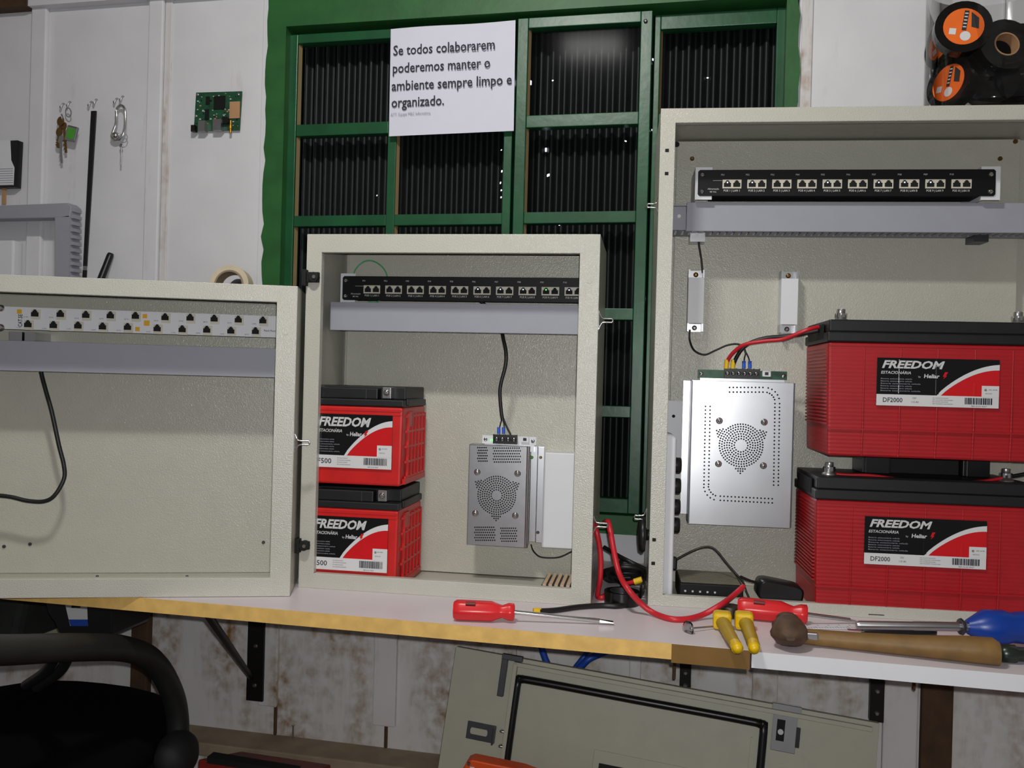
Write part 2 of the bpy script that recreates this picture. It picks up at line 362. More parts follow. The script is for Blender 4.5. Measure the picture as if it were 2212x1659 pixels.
# ---------------------------------------------------------------- corrugated sheet fixed outside the window, with pin holes
holes = [(1178, 322, 5, 8), (1184, 379, 5, 5), (1146, 180, 5, 9), (1410, 130, 3, 4), (1418, 135, 3, 3), (1528, 166, 2, 2), (1194, 176, 2, 2), (1351, 306, 3, 2), (1411, 281, 2, 3), (816, 423, 2, 2), (835, 437, 2, 2), (1082, 324, 2, 2), (1085, 371, 2, 4), (1080, 395, 2, 4), (1084, 412, 1, 3), (1084, 427, 1, 3), (1208, 487, 2, 2), (1407, 644, 2, 2)]  # the tallest opening stands in for a pale reflection at the window
HY = 1.885; hp = [(WF.at(px, py, HY), w, h) for px, py, w, h in holes]
def corr():
    pit = .0262; x0, x1, z0, z1 = -1.05, .30, -.02, 1.28; nx = int((x1-x0)/pit*8); xs = [x0+(x1-x0)*i/nx for i in range(nx+1)]
    zs = {z0, z1}
    for P, w, h in hp: zs |= {P.z-h*.00052, P.z+h*.00052}
    zs = sorted(zs); b = MB(); n = len(xs)
    for z in zs:
        for x in xs: b.v.append(Vector((x, HY + .0065*math.cos(2*math.pi*x/pit), z)))
    for j in range(len(zs)-1):
        zc = (zs[j]+zs[j+1])/2
        for i in range(n-1):
            xc = (xs[i]+xs[i+1])/2
            if any(abs(zc-P.z) < h*.00052 and abs(xc-P.x) < max(w*.00052, .0017) for P, w, h in hp): continue
            b.face((j*n+i, j*n+i+1, (j+1)*n+i+1, (j+1)*n+i), 0, True)
    return b
sh = single('corrugated_sheet', corr(), SHEET, 'dark corrugated sheet with pinholes of daylight covering the outside of the green window', 'sheet')
# ================================================================== PAPER NOTICE
P0 = wz(841, 64, 1.80); P1 = wz(1110, 45, 1.80); P3 = wz(841, 295, 1.80)
t = thing('paper_notice', 'white printed paper notice taped to the green window', 'notice', (P3.x, 1.80, P3.z))
ex = (P1-P0); pw = ex.length; ex.normalize(); ez = Vector((-ex.z, 0, ex.x)); ph = (P3-P0).length
pf = lambda x, y, o=0: P3 + ex*x + ez*y + Vector((0, -o, 0))
b = MB(); n = 12
vs = [[pf(pw*i/n, ph*j/4, .002 + .0025*math.sin(i*.55)*(j/4)) for i in range(n+1)] for j in range(5)]
for off in (0, .0004):
    k = len(b.v)
    for r in vs: b.v += [p + Vector((0, off, 0)) for p in r]
    for j in range(4):
        for i in range(n): b.face((k+j*(n+1)+i, k+j*(n+1)+i+1, k+(j+1)*(n+1)+i+1, k+(j+1)*(n+1)+i), 0, True)
obj('sheet', b, PAPER, t)
pp = pw/268.0
def ptext(b, s, x, y, wpx, size, m=0, bold=.012):
    b.text(s, size*pp, lambda u, v: pf(x*pp+u, ph-y*pp+v, .0055), m, bold, 0, wpx*pp)
b = MB(); ptext(b, 'Se todos colaborarem', 7, 57, 219, 29.5); ptext(b, 'poderemos manter o', 6, 94, 211, 29.5); ptext(b, 'ambiente sempre limpo e', 5, 131, 258, 29.5); ptext(b, 'organizado.', 5, 166, 115, 29.5)
obj('lettering', b, INK, t)
b = MB(); ptext(b, 'ATT. Equipe MRC Informática.', 4, 184, 88, 9, 0, .0); plabel(obj('small_lettering', b, INKG, t), 'small pale grey line of print')
# ================================================================== LEFT WALL
def hook(px, py, label):
    a = wz(px, py); b = MB(); y = YW
    b.tube([(a.x, y+.004, a.z+.004), (a.x, y-.006, a.z+.003), (a.x-.001, y-.009, a.z-.004), (a.x-.003, y-.010, a.z-.011), (a.x-.006, y-.009, a.z-.004)], .0013, 6)
    return single('wall_hook', b, STEEL, label, 'hook')
hook(140, 228, 'left hook of the pair holding the key bunch with green tag'); hook(154, 224, 'right hook of the pair above the key bunch with green tag')
hook(200, 224, 'left hook of the pair holding the long black strip'); hook(211, 219, 'right hook of the pair above the long black strip')
hook(255, 217, 'left hook of the pair holding the silver clip keyring'); hook(268, 212, 'right hook of the pair above the silver clip keyring')
# key bunch with green tag
a = wz(142, 240); t = thing('key_bunch', 'bunch of brassy keys with square green tag hanging from wall hooks', 'keys', (a.x, YW-.018, a.z-.08))
def kp(px, py, y=.016): p = wz(px, py, YW-y); return p
b = MB(); b.ring(kp(147, 243), (0.3, 1, .2), .011, .009, .002, 20); b.ring(kp(134, 255), (.9, .5, .2), .010, .008, .002, 20); obj('key_ring', b, STEEL, t)
def key(pa, pb, mt, r=.009):
    A = kp(*pa); B = kp(*pb, y=.014); d = (B-A).normalized(); b = MB(); b.lathe(A, (0.2, 1, 0), [(r, -.001), (r, .001)], 14)
    w = Vector((d.z, 0, -d.x))*.0026; e = Vector((0, .001, 0)); q = [A-w, A+w, B+w, B-w]
    b.hexa([p-e for p in q] + [p+e for p in q])
    for k in (.55, .7, .85): c = A.lerp(B, k) + w*1.4; b.box(c.x-.0015, c.x+.0015, c.y-.001, c.y+.001, c.z-.0015, c.z+.0015)
    return obj('key', b, mt, t)
key((131, 262), (126, 320), BRASS, .011); key((138, 272), (143, 330), BRASS); key((130, 300), (134, 352), STEEL, .010); key((128, 285), (124, 318), BRASS, .010)
b = MB(); c = kp(155, 289, .02); q = Matrix.Rotation(R(14), 3, 'Y')
hx = lambda x, y, z: c + q @ Vector((x, y, z))
b.hexa([hx(x, y, z) for z in (-.018, .018) for x, y in ((-.015, -.003), (.015, -.003), (.015, .003), (-.015, .003))]); tg = obj('tag', b, STEEL, t, bevel=.003)
b = MB(); b.hexa([hx(x, y, z) for z in (-.012, .012) for x, y in ((-.010, -.0036), (.010, -.0036), (.010, -.003), (-.010, -.003))]); plabel(obj('green_insert', b, GREENTAG, tg), 'green square insert')
# long black strip
a = wz(203, 240, YW-.014); e = wz(184, 575, YW-.03); f2 = wz(182, 610, YW-.03)
t = thing('hanging_strip', 'long narrow black strap hanging from wall hooks beside keys', 'strap', f2)
b = MB(); w = .0075; d = .002
def strip(b, A, B, w0, w1): b.hexa([B-Vector((w1, d, 0)), B+Vector((w1, -d, 0)), B+Vector((w1, d, 0)), B+Vector((-w1, d, 0)), A-Vector((w0, d, 0)), A+Vector((w0, -d, 0)), A+Vector((w0, d, 0)), A+Vector((-w0, d, 0))])
strip(b, a, e, .0065, .0042); strip(b, e.lerp(f2, .25), f2, .0045, .0045); obj('strap', b, BLACK, t)
b = MB(); strip(b, e, e.lerp(f2, .25), .0035, .0035); plabel(obj('clip', b, STEEL, t), 'small metal clip near the lower end')
# silver clip keyring
a = wz(258, 285, YW-.012); t = thing('carabiner_keyring', 'shiny silver snap clip keyring hanging from third pair of hooks', 'keyring', (a.x, YW-.012, a.z-.05))
g = lambda px, py, y=.014: wz(px, py, YW-y)
b = MB(); b.tube([g(252, 236), g(260, 228), g(269, 234), g(271, 255), g(269, 280), g(262, 298), g(250, 303), g(242, 297), g(244, 286), g(250, 270), g(252, 252), g(251, 240)], .0034, 8); obj('snap_clip', b, CHROME, t)
b = MB(); b.ball(g(250, 293, .017), .0085, 10); obj('swivel', b, CHROME, t)
b = MB(); b.ring(g(266, 298), (0, 1, 0), .0115, .0100, .002, 20); obj('ring', b, CHROME, t)
b = MB(); A = g(262, 315); B = g(261, 357); b.tube([A, B], .0016, 6, smooth=0); b.ball(A, .005, 8, sc=(1, .3, 1)); obj('key', b, STEEL, t)
# bare circuit board
pa = wz(423, 201, YW-.004); pb = wz(525, 200, YW-.004); pc = wz(420, 286, YW-.004); 
bw = pb.x-pa.x; bh = pa.z-pc.z; ox = pc.x; oz = pc.z
t = thing('circuit_board', 'bare green circuit board hung on the white boards left of the window', 'circuit board', (ox, YW-.004, oz))
q = lambda x, z: (ox + x*bw, oz + z*bh)
b = MB(); b.prism([q(.03, 1), q(1, .98), q(.97, .0), q(0, .02)], fn, YW-.007, YW-.005); obj('board', b, PCB, t)
def comp(name, x0, x1, z0, z1, h, mt, bev=0):
    b = MB(); x0, z0 = q(x0, z0); x1, z1 = q(x1, z1); b.box(x0, x1, YW-.007-h, YW-.0065, z0, z1); return obj(name, b, mt, t, bevel=bev)
comp('chip', .42, .66, .55, .88, .002, BLACK); comp('tan_pad', .76, .97, .30, .72, .0025, TAN); comp('port', .16, .30, -.03, .24, .013, STEEL); comp('port', .47, .64, -.02, .26, .013, STEEL)
comp('connector', .0, .08, -.02, .14, .012, BLACK); comp('connector', .64, .76, .16, .32, .010, BLACK); comp('chip', .25, .33, .68, .88, .002, BLACK); comp('chip', .24, .32, .30, .55, .003, BLACK)
b = MB(); x, z = q(.81, .1); b.cyl((x, YW-.013, z+.012), (x, YW-.013, z-.016), .0028, 10); b.cyl((x, YW-.013, z+.0), (x, YW-.013, z-.006), .0045, 6); obj('antenna_socket', b, GOLD, t)
b = MB()
for i in range(90):
    x, z = q(random.uniform(.06, .94), random.uniform(.08, .95)); s_ = random.uniform(.0008, .002); b.box(x-s_, x+s_, YW-.0085, YW-.0068, z-s_*.7, z+s_*.7, random.randint(0, 2))
o = obj('small_components', b, [SILV, BLACK, TAN], t); o['kind'] = 'stuff'
for u, v in ((.07, .94), (.93, .9), (.05, .4)):
    x, z = q(u, v); b = MB(); b.lathe((x, YW-.0068, z), (0, -1, 0), [(.0035, 0), (.003, .002), (.0012, .0026)], 10); obj('fixing_screw', b, STEEL, t)
# dark brown / white card box hanging at the left edge
t = thing('hanging_pouch', 'black and white striped packet hanging at the left edge', 'packet', (wz(-20, 400).x, YW-.02, wz(0, 405).z))
pz = lambda px, py, y=.022: wz(px, py, YW-y)
b = MB(); o1 = pz(38, 303); o2 = pz(33, 404); o3 = pz(-60, 404); b.hexa([(o3.x, YW-.022, o2.z), (o2.x, YW-.022, o2.z), (o2.x, YW-.004, o2.z), (o3.x, YW-.004, o2.z), (o3.x, YW-.022, o1.z), (o1.x, YW-.022, o1.z), (o1.x, YW-.004, o1.z), (o3.x, YW-.004, o1.z)]); obj('card', b, BLACK, t)
b = MB(); g = lambda px, py: tuple(pz(px, py, .0228)[i] for i in (0, 2)); b.prism([g(-60, 303), g(22, 303), g(24, 346), g(31, 362), g(29, 400), g(-60, 400)], fn, YW-.0228, YW-.0222); obj('white_print', b, WHITE, t)
b = MB()
for k in range(8): A = pz(-40, 364+k*5, .023); B = pz(28, 364+k*5, .023); b.box(A.x, B.x, YW-.0232, YW-.0228, B.z-.0011, B.z+.0005)
obj('grey_lines', b, INKG, t)
A = pz(10, 405, .012); b = MB(); b.box(A.x-.005, A.x+.004, YW-.014, YW-.01, A.z-.04, A.z); single('brown_strip', b, TAN, 'short tan strap hanging below the black and white packet', 'strap')
# grey slotted duct off-cut: an L shaped frame leaning on the wall
t = thing('duct_frame', 'grey slotted wiring duct frame leaning on the wall above left cabinet', 'duct frame', (wz(60, 620, 1.74).x, 1.74, wz(130, 640, 1.74).z))
g = lambda px, py: tuple(WF.at(px, py, 1.74)[i] for i in (0, 2))
b = MB(); b.prism([g(-80, 447), g(145, 438), g(154, 446), g(150, 470), g(-80, 474)], fn, 1.74, 1.775); obj('top_channel', b, DUCT, t, bevel=.002)
b = MB(); b.prism([g(119, 470), g(150, 466), g(148, 640), g(119, 640)], fn, 1.74, 1.775); ch = obj('side_channel', b, DUCT, t)
b = MB()
for k in range(11): x0, z0 = g(151, 452+k*14.5); b.box(x0-.003, x0+.006, 1.744, 1.772, z0-.0042, z0+.0032)
obj('slotted_teeth', b, DUCT, t)
g = lambda px, py: WF.at(px, py, 1.77)
A = g(-60, 520); B = g(30, 640); b = MB(); b.box(A.x, B.x, 1.765, 1.795, .3, A.z); single('white_box', b, WHITE, 'plain white box behind the grey duct frame at left', 'box', bevel=.004)
# antenna stick, roll of masking tape
A = WF.at(238, 552, 1.79); B = WF.at(196, 660, 1.75); b = MB(); b.tube([B, B.lerp(A, .5), A, A + (A-B)*.02], [.0085, .0082, .0078, .0065], 12, smooth=4); single('antenna', b, BLACK, 'black stubby antenna leaning on the wall behind the left cabinet', 'antenna')
A = WF.at(506, 622, 1.764); t = thing('masking_tape_roll', 'beige roll of masking tape against the wall boards behind the left cabinet', 'tape roll', (A.x, A.y, A.z-.045))
b = MB(); b.ring(A, (.12, -1, .12), .044, .033, .03, 40); obj('tape', b, MASK, t)
b = MB(); b.ring(A - Vector((.12, -1, .12)).normalized()*.001, (.12, -1, .12), .0329, .029, .032, 40); obj('core', b, WOODG, t)
b = MB(); b.lathe((A.x, YW, A.z), (0, -1, 0), [(.022, 0), (.022, .02), (.008, .028)], 20); single('grey_cap', b, DKSTEEL, 'dark grey round cap seen inside the beige tape roll', 'cap')
# ================================================================== BENCH (two laminated boards)
YB = 1.245; BT = .022
xs = WF.on(1622, 1405, 0).x
t = thing('workbench_board', 'long white laminated bench board with raw yellow front edge', 'bench', (-.6, YB, -BT))
b = MB(); b.box(-2.3, xs-.002, YB+.0015, YW-.014, -BT, 0); obj('board', b, BENCH, t)
x2 = WF.on(1450, 1400, 0).x
b = MB(); b.box(-2.3, x2, YB, YB+.0015, -BT, 0); plabel(obj('front_edge', b, WOODY, t), 'raw yellow chipboard edge')
b = MB(); b.box(x2, xs-.001, YB-.001, YB+.0015, -BT-.004, -.0005); plabel(obj('tape_strip', b, TAPEB, t), 'brown packing tape over the edge')
t = thing('workbench_board', 'white bench board with white front edge at the right, under the hammer', 'bench', (.6, YB, -BT))
b = MB(); b.box(xs+.001, 1.6, YB-.003, YW-.014, -BT, 0); obj('board', b, BENCH, t)
b = MB(); b.box(xs+.001, 1.6, YB-.0045, YB-.003, -BT, 0); plabel(obj('front_edge', b, WHITE, t), 'white edge band')
# ================================================================== CABINETS
def cabinet(fr, u0, u1, h, dep, lips, plate, label):
    l_, r_, tp, bt = lips; T = .0016
    t = thing('electrical_cabinet', label, 'cabinet', ((u0+u1)/2, dep/2, 0), fr)
    b = MB(); b.box(u0, u1, dep-T, dep, 0, h); b.box(u0, u0+T, T, dep, 0, h); b.box(u1-T, u1, T, dep, 0, h); b.box(u0, u1, T, dep, h-T, h); b.box(u0, u1, T, dep, 0, T)
    body = obj('body', b, PAINT, t)
    b = MB(); o = [(u0, 0), (u1, 0), (u1, h), (u0, h)]; i_ = [(u0+l_, bt), (u1-r_, bt), (u1-r_, h-tp), (u0+l_, h-tp)]
    q0 = len(b.v); b.v += [Vector((x, y, z)) for y in (0, T) for pl in (o, i_) for x, z in pl]     # outer/inner ring front, outer/inner ring back
    for k in range(4):
        j = (k+1) % 4
        for f4 in ((k, j, 4+j, 4+k), (8+k, 12+k, 12+j, 8+j), (k, 8+k, 8+j, j), (4+k, 4+j, 12+j, 12+k)): b.face([q0+v for v in f4])
    D = .014
    b.box(u0+l_-T, u0+l_, T, D, bt, h-tp); b.box(u1-r_, u1-r_+T, T, D, bt, h-tp); b.box(u0+l_, u1-r_, T, D, h-tp, h-tp+T); b.box(u0+l_, u1-r_, T, D, bt-T, bt)
    obj('front_frame', b, PAINTLIT, t, bevel=.0012)
    p0, p1, pz0, pz1, pd = plate
    b = MB(); b.box(p0, p1, pd, pd+.002, pz0, pz1); obj('mounting_plate', b, PAINT, t, bevel=.001)
    return t
PL, PM, PR = .17, .17, .178
cabL = cabinet(FL, -.60, 0, .504, .20, (.03, .0325, .027, .03), (-.57, -.008, .0018, .486, PL), 'open empty-bottomed grey cabinet at the left holding only a white patch panel')
cabM = cabinet(FM, 0, .4963, .600, .20, (.0266, .0325, .031, .0255), (.0145, .485, .003, .590, PM), 'open grey cabinet in the middle of the bench holding two small red batteries')
cabR = cabinet(FRt, 0, .665, .810, .20, (.0242, .0242, .0234, .0178), (.0375, .628, .0018, .805, PR), 'tallest open grey cabinet at the right holding two large red batteries')
cabL.location.z += .0005
def screw(parent, fr_, P, ax=(0,-1,0), r=.003, mt=STEEL, name='screw', hex=False):
    b = MB(); b.lathe(P, ax, [(r, 0), (r, r*.5), (r*.6, r*.9)], 6 if hex else 10); return obj(name, b, mt, parent)
for px, py in ((9, 1181), (65, 1176), (569, 1172)): screw(cabL, FL, FL.at(px, py, PL), mt=DKSTEEL)
for px, py in ((210, 1246), (404, 1246)): P = FL.on(px, py, .0018); screw(cabL, FL, P, (0,0,1), .0025, DKSTEEL)
for px, py in ((1495, 343), (2160, 343), (2193, 306)): screw(cabR, FRt, FRt.at(px, py, PR), r=.004, mt=BRASS, name='stud')
P = FRt.at(1462, 312, PR-.002); b = MB(); b.lathe(P, (0, -1, 0), [(.005, 0), (.005, .0004)], 14); obj('plate_hole', b, HOLE, cabR)
for px, py in ((1441, 325), (1440, 375), (1413, 1166), (1411, 1217)):
    P = FRt.at(px, py, 0); b = MB(); b.box(P.x-.0032, P.x+.0032, -.0003, .0012, P.z-.003, P.z+.003); plabel(obj('slot', b, HOLE, cabR, bevel=.0012), 'small slotted hole in the frame')
for px, py in ((1273, 605), (617, 717), (605, 1190), (1254, 1210)):
    f_, c_ = (FM, cabM) if px > 700 else (FL, cabL); P = f_.at(px, py, 0); b = MB(); b.lathe((P.x, .0005, P.z), (0, -1, 0), [(.006, 0), (.0055, .0009)], 16); obj('plug', b, PAINTLIT, c_)
def hinge(px0, px1, py0, py1):
    A = FM.at(px0, py0, -.004); B = FM.at(px1, py1, -.004); z0, z1 = B.z, A.z; t_ = cabM
    b = MB(); b.box(-.003, B.x, -.007, -.0005, z0+.006, z1-.006); b.box(A.x, .004, -.012, .012, z0, z1-.002); b.cyl((B.x-.008, -.0005, (z0+z1)/2), (B.x-.008, -.012, (z0+z1)/2), .0085, 16)
    h = obj('hinge', b, BLACKM, cabM, bevel=.0012)
    b = MB(); b.lathe((B.x-.006, -.012, (z0+z1)/2), (0, -1, 0), [(.0035, 0), (.003, .0018)], 12); obj('hinge_screw', b, CHROME, h)
hinge(655, 689, 580, 618); hinge(637, 668, 1160, 1195)
def clip(fr, cab, px0, px1, py, side):
    """bent wire clip projecting from the cabinet side"""
    A = fr.at(px0, py, .01); B = fr.at(px1, py, .01); w = B.x - A.x; s_ = .006
    b = MB()
    for k in (1, -1):
        b.tube([(A.x, .01, A.z+k*.014), (A.x+w*.12, .01, A.z+k*.008), (A.x+w*.3, .01, A.z+k*.0035), (B.x, .01, A.z+k*.003)], .0014, 8)
    b.tube([(B.x, .01, A.z+.003), (B.x+w*.06, .01, A.z), (B.x, .01, A.z-.003)], .0014, 8)
    b.box(min(A.x, A.x-side*.001), max(A.x, A.x-side*.001), .006, .014, A.z-.016, A.z+.016)
    return obj('wire_clip', b, CHROME, cab)
clip(FL, cabL, 637, 667, 957, 1); clip(FM, cabM, 1294, 1322, 692, 1); clip(FM, cabM, 1281, 1311, 1133, 1)
clip(FRt, cabR, 1423, 1399, 444, -1); clip(FRt, cabR, 1396, 1372, 1118, -1)
# black knob on the side of the right cabinet
P = FRt.at(1392, 1155, .02); b = MB(); b.lathe((-.0005, .02, P.z), (-1, 0, 0), [(.009, 0), (.009, .004), (.027, .006), (.030, .010), (.026, .016), (.01, .018)], 24); obj('lock_knob', b, BLACK, cabR)
# light sheet patch, tag on plate
A = FRt.at(1428, 865, PR-.001); B = FRt.at(1490, 1066, PR-.001); b = MB(); b.box(A.x, B.x, PR-.002, PR-.0002, B.z, A.z); P = FRt.at(1455, 899, PR-.002)
pp_ = obj('cover_sheet', b, WHITE, cabR); plabel(pp_, 'paler square plate'); b = MB(); b.lathe((P.x, PR-.0019, P.z), (0,-1,0), [(.003, 0), (.003, .0005)], 10); obj('sheet_hole', b, HOLE, pp_)
# ------------------------------------------------------------------ rack panels with ten port pairs
def jack(b, u, d, z, w, h, m):      # dark socket mouth with its latch notch
    b.box(u-w/2, u+w/2, d-.0003, d+.0002, z, z+h*.62, m); b.box(u-w*.32, u+w*.32, d-.0003, d+.0002, z+h*.62, z+h*.82, m); b.box(u-w*.18, u+w*.18, d-.0003, d+.0002, z+h*.82, z+h, m)
def rack(fr, px, py, d, label, leds, right_end, dep):
    P = fr.at(px, py, d); u, z = P.x, P.z; w, h = .4826, .0445; fu, fz = u+w/2, z
    if not right_end: w = min(w, .4963-.003-u)
    t = thing('rack_port_panel', label, 'port panel', (fu, d, z), fr)
    b = MB(); c = .003
    b.prism([(u+c, z), (u+w-c, z), (u+w, z+c), (u+w, z+h-c), (u+w-c, z+h), (u+c, z+h), (u, z+h-c), (u, z+c)], fn, d, d+.0018); fp = obj('faceplate', b, BLACKG, t, bevel=.0005)
    b = MB(); b.box(u+.022, u+w-.02*right_end, d+.0018, d+dep, z+.001, z+h-.001); obj('housing', b, BLACKM, t)
    pl = [(u-.0045, u+.024)] + ([(u+w-.022, u+w+.008)] if right_end else [])
    for a, e in pl:
        b = MB(); b.box(a, e, d+.0022, d+.004, z-.006, z+h+.005); b.box(a, a+.002, d+.004, PR if fr is FRt else PM, z-.006, z+h+.005); plabel(obj('side_bracket', b, WHITE, t), 'white mounting bracket')
    for a in [u+.007] + ([u+w-.008] if right_end else []):
        for zz in (z+.0075, z+h-.0085):
            b = MB(); b.lathe((a, d, zz), (0, -1, 0), [(.0042, 0), (.0042, .0012), (.0025, .0024)], 14); b.box(a-.0022, a+.0022, d-.00255, d-.0023, zz-.0004, zz+.0004, 1); obj('screw', b, [CHROME, HOLE], t)
    for i in range(10):
        pu = u+.0412+i*.0413; pw_ = .0315
        if pu+pw_ > u+w: pw_ = u+w-pu-.0005
        b = MB(); b.box(pu, pu+pw_, d-.0012, d+.0016, z+.0125, z+.0275); o = obj('port_pair', b, JACK, t)
        for k in (0, 1):
            cu = pu+.0082+k*.0155
            if cu+.006 > u+w: break
            b = MB(); jack(b, cu, d-.0012, z+.015, .0118, .0112, 0); jo = obj('jack', b, HOLE, o)
            if k == 0 and leds and leds[i]:
                q_ = MB(); q_.box(cu-.0012, cu+.001, d-.0018, d-.0013, z+.0215, z+.0235); obj('status_led', q_, LEDG if leds[i] == 2 else LEDW, t)
        tx = MB()
        if pu+.03 < u+w: tx.text('POE %d | LAN %d' % (i+1, i+1), .005, lambda x, y: (pu+.002+x, d-.0002, z+.0073+y), 0, .01, 0, .027)
        if pu+.012 < u+w: tx.text('P%02d' % (i+1), .0042, lambda x, y: (pu-.003+x, d-.0002, z+.0345+y))
        obj('port_lettering', tx, SILV, o)
    tx = MB()
    tx.text('Alimentação', .0042, lambda x, y: (u+.0165+x, d-.0002, z+.0105+y), 0, 0, 0, .019); tx.text('48 Vdc', .004, lambda x, y: (u+.020+x, d-.0002, z+.0055+y)); tx.box(u+.025, u+.040, d-.0003, d-.0001, z+.0258, z+.0263)
    obj('lettering', tx, SILV, t)
    return t
rack(FM, 739, 648, .14, 'black panel of ten white port pairs in the middle cabinet', [0,0,0,0,0,1,1,1,2,1], False, .028)
rack(FRt, 1507, 423, .085, 'black panel of ten white port pairs screwed in the right cabinet', [1,1,0,0,1,0,1,1,1,0], True, .05)
# ------------------------------------------------------------------ white patch panel of the left cabinet
dpp = .095
A = FL.at(-6, 660, dpp); Bq = FL.at(-6, 708, dpp); zt_, zb_ = FL.at(300, 672, dpp).z, FL.at(300, 720, dpp).z
t = thing('patch_panel', 'white patch panel with two rows of ten black sockets in left cabinet', 'patch panel', (-.25, dpp, zb_), FL)
b = MB(); b.box(A.x, -.004, dpp, dpp+.002, zb_, zt_); obj('faceplate', b, WHITE, t, bevel=.0006)
b = MB(); b.box(A.x, -.004, dpp+.002, dpp+.010, zt_-.001, zt_+.0); b.box(A.x+.04, -.02, dpp+.002, dpp+.035, zb_+.002, zt_-.002); obj('housing', b, BLACKM, t)
up = [(77, 679), (132, 680), (187, 682), (240, 683), (294, 684), (358, 687), (412, 688), (464, 690), (516, 692), (569, 694)]
dn = [(62, 702), (117, 704), (170, 705), (223, 707), (277, 708), (341, 711), (395, 713), (448, 714), (500, 716), (553, 717)]
tx = MB()
for k, (px, py) in enumerate(up+dn):
    P = FL.at(px, py, dpp); b = MB(); b.box(P.x-.0068, P.x+.0078, dpp-.0015, dpp+.001, P.z-.0085, P.z+.008); s_ = obj('socket', b, JACK, t)
    b = MB(); jack(b, P.x-.0008, dpp-.0015, P.z-.0038, .0118, .0118, 0); obj('socket_mouth', b, HOLE, s_)
    tx = MB(); tx.text('%02d PC' % (k+1), .003, lambda x, y: (P.x-.019+x, dpp-.0002, P.z-.006+y)); obj('socket_lettering', tx, INK, s_)
tx = MB(); P = FL.at(38, 706, dpp); tx.text('CAT.5E', .009, lambda x, y: (P.x+.007-y, dpp-.0002, P.z+x), 0, .02, 0, .021)
obj('lettering', tx, INK, t); tx = MB(); P = FL.at(570, 716, dpp); tx.text('Patch Panel', .0045, lambda x, y: (P.x+x, dpp-.0002, P.z+y), 0, .01, 0, .02)
obj('lettering', tx, INK, t)
for px, py, s_ in ((42, 673, 1), (313, 683, 1), (317, 698, 1.25), (297, 711, 1)):
    P = FL.at(px, py, dpp); b = MB(); b.box(P.x-.0036*s_, P.x+.0036*s_, dpp-.0004, dpp+.0004, P.z-.0036*s_, P.z+.0036*s_); plabel(obj('yellow_square', b, YSQ, t), 'printed yellow square')
for px, py in ((2, 666), (2, 707)):
    P = FL.at(px, py, dpp); b = MB(); b.lathe((P.x, dpp, P.z), (0, -1, 0), [(.006, 0), (.0055, .002), (.003, .0035)], 16); obj('screw', b, CHROME, t)
A = FL.at(20, 716, dpp+.004); B = FL.at(69, 738, dpp+.004); b = MB(); b.box(A.x, A.x+.02, dpp+.004, PL, B.z, A.z); b.box(A.x+.024, A.x+.04, dpp+.004, PL, B.z, A.z); plabel(obj('stand_off', b, STEEL, t), 'metal stand-off behind the panel')
# ------------------------------------------------------------------ wiring ducts
def duct(fr, u0, u1, d0, pd, z0, z1, label, teeth, ucov=None):
    t = thing('wiring_duct', label, 'wiring duct', ((u0+u1)/2, pd, z0), fr)
    b = MB(); b.box(ucov or u0, u1, d0, d0+.0018, z0, z1); b.box(ucov or u0, u1, d0+.0018, d0+.008, z1-.0018, z1); b.box(ucov or u0, u1, d0+.0018, d0+.008, z0, z0+.0018); obj('cover', b, DUCT, t, bevel=.0007)
    b = MB(); b.box(u0, u1, pd-.002, pd-.0002, z0+.003, z1-.003); b.box(u0, u1, d0+.006, pd-.002, z1-.005, z1-.003)
    b.box(u0, u1, pd-.02, pd-.002, z0+.003, z0+.005)
    k = int((u1-u0)/.0125)
    for i in range(k): b.box(u0+i*.0125, u0+i*.0125+.0078, d0+.006, pd-.02, z0+.0028, z0+.005)
    if ucov: b.box(u0, ucov, d0+.014, d0+.016, z0+.004, z1-.004)
    obj('slotted_base', b, DUCT, t)
    return t
A = FL.at(300, 744, .09); B = FL.at(300, 808, .09); duct(FL, -.565, -.012, .09, PL, B.z, A.z, 'grey wiring duct across the left cabinet under the white patch panel', True)
A = FM.at(714, 652, .078); B = FM.at(714, 713, .078); duct(FM, A.x, .490, .078, PM, B.z, A.z, 'grey wiring duct across the middle cabinet above the small batteries', True)
A = FRt.at(1484, 437, .10); B = FRt.at(1484, 499, .10); dR = duct(FRt, FRt.at(1450, 437, .116).x, .640, .10, PR, B.z, A.z, 'grey wiring duct across the right cabinet with slotted underside', True, A.x)
b = MB(); P = FRt.at(1467, 467, .114); b.lathe((P.x, .114, P.z), (0, -1, 0), [(.004, 0), (.003, .002)], 12); obj('rivet', b, WHITE, dR)
for px in (1508, 2125):
    A = FRt.at(px-16, 505, .13); B = FRt.at(px+16, 520, .13); b = MB(); b.box(A.x, B.x, .14, PR-.0003, B.z, A.z+.004); plabel(obj('support', b, DKSTEEL if px > 2000 else STEEL, dR), 'support clip under the duct')
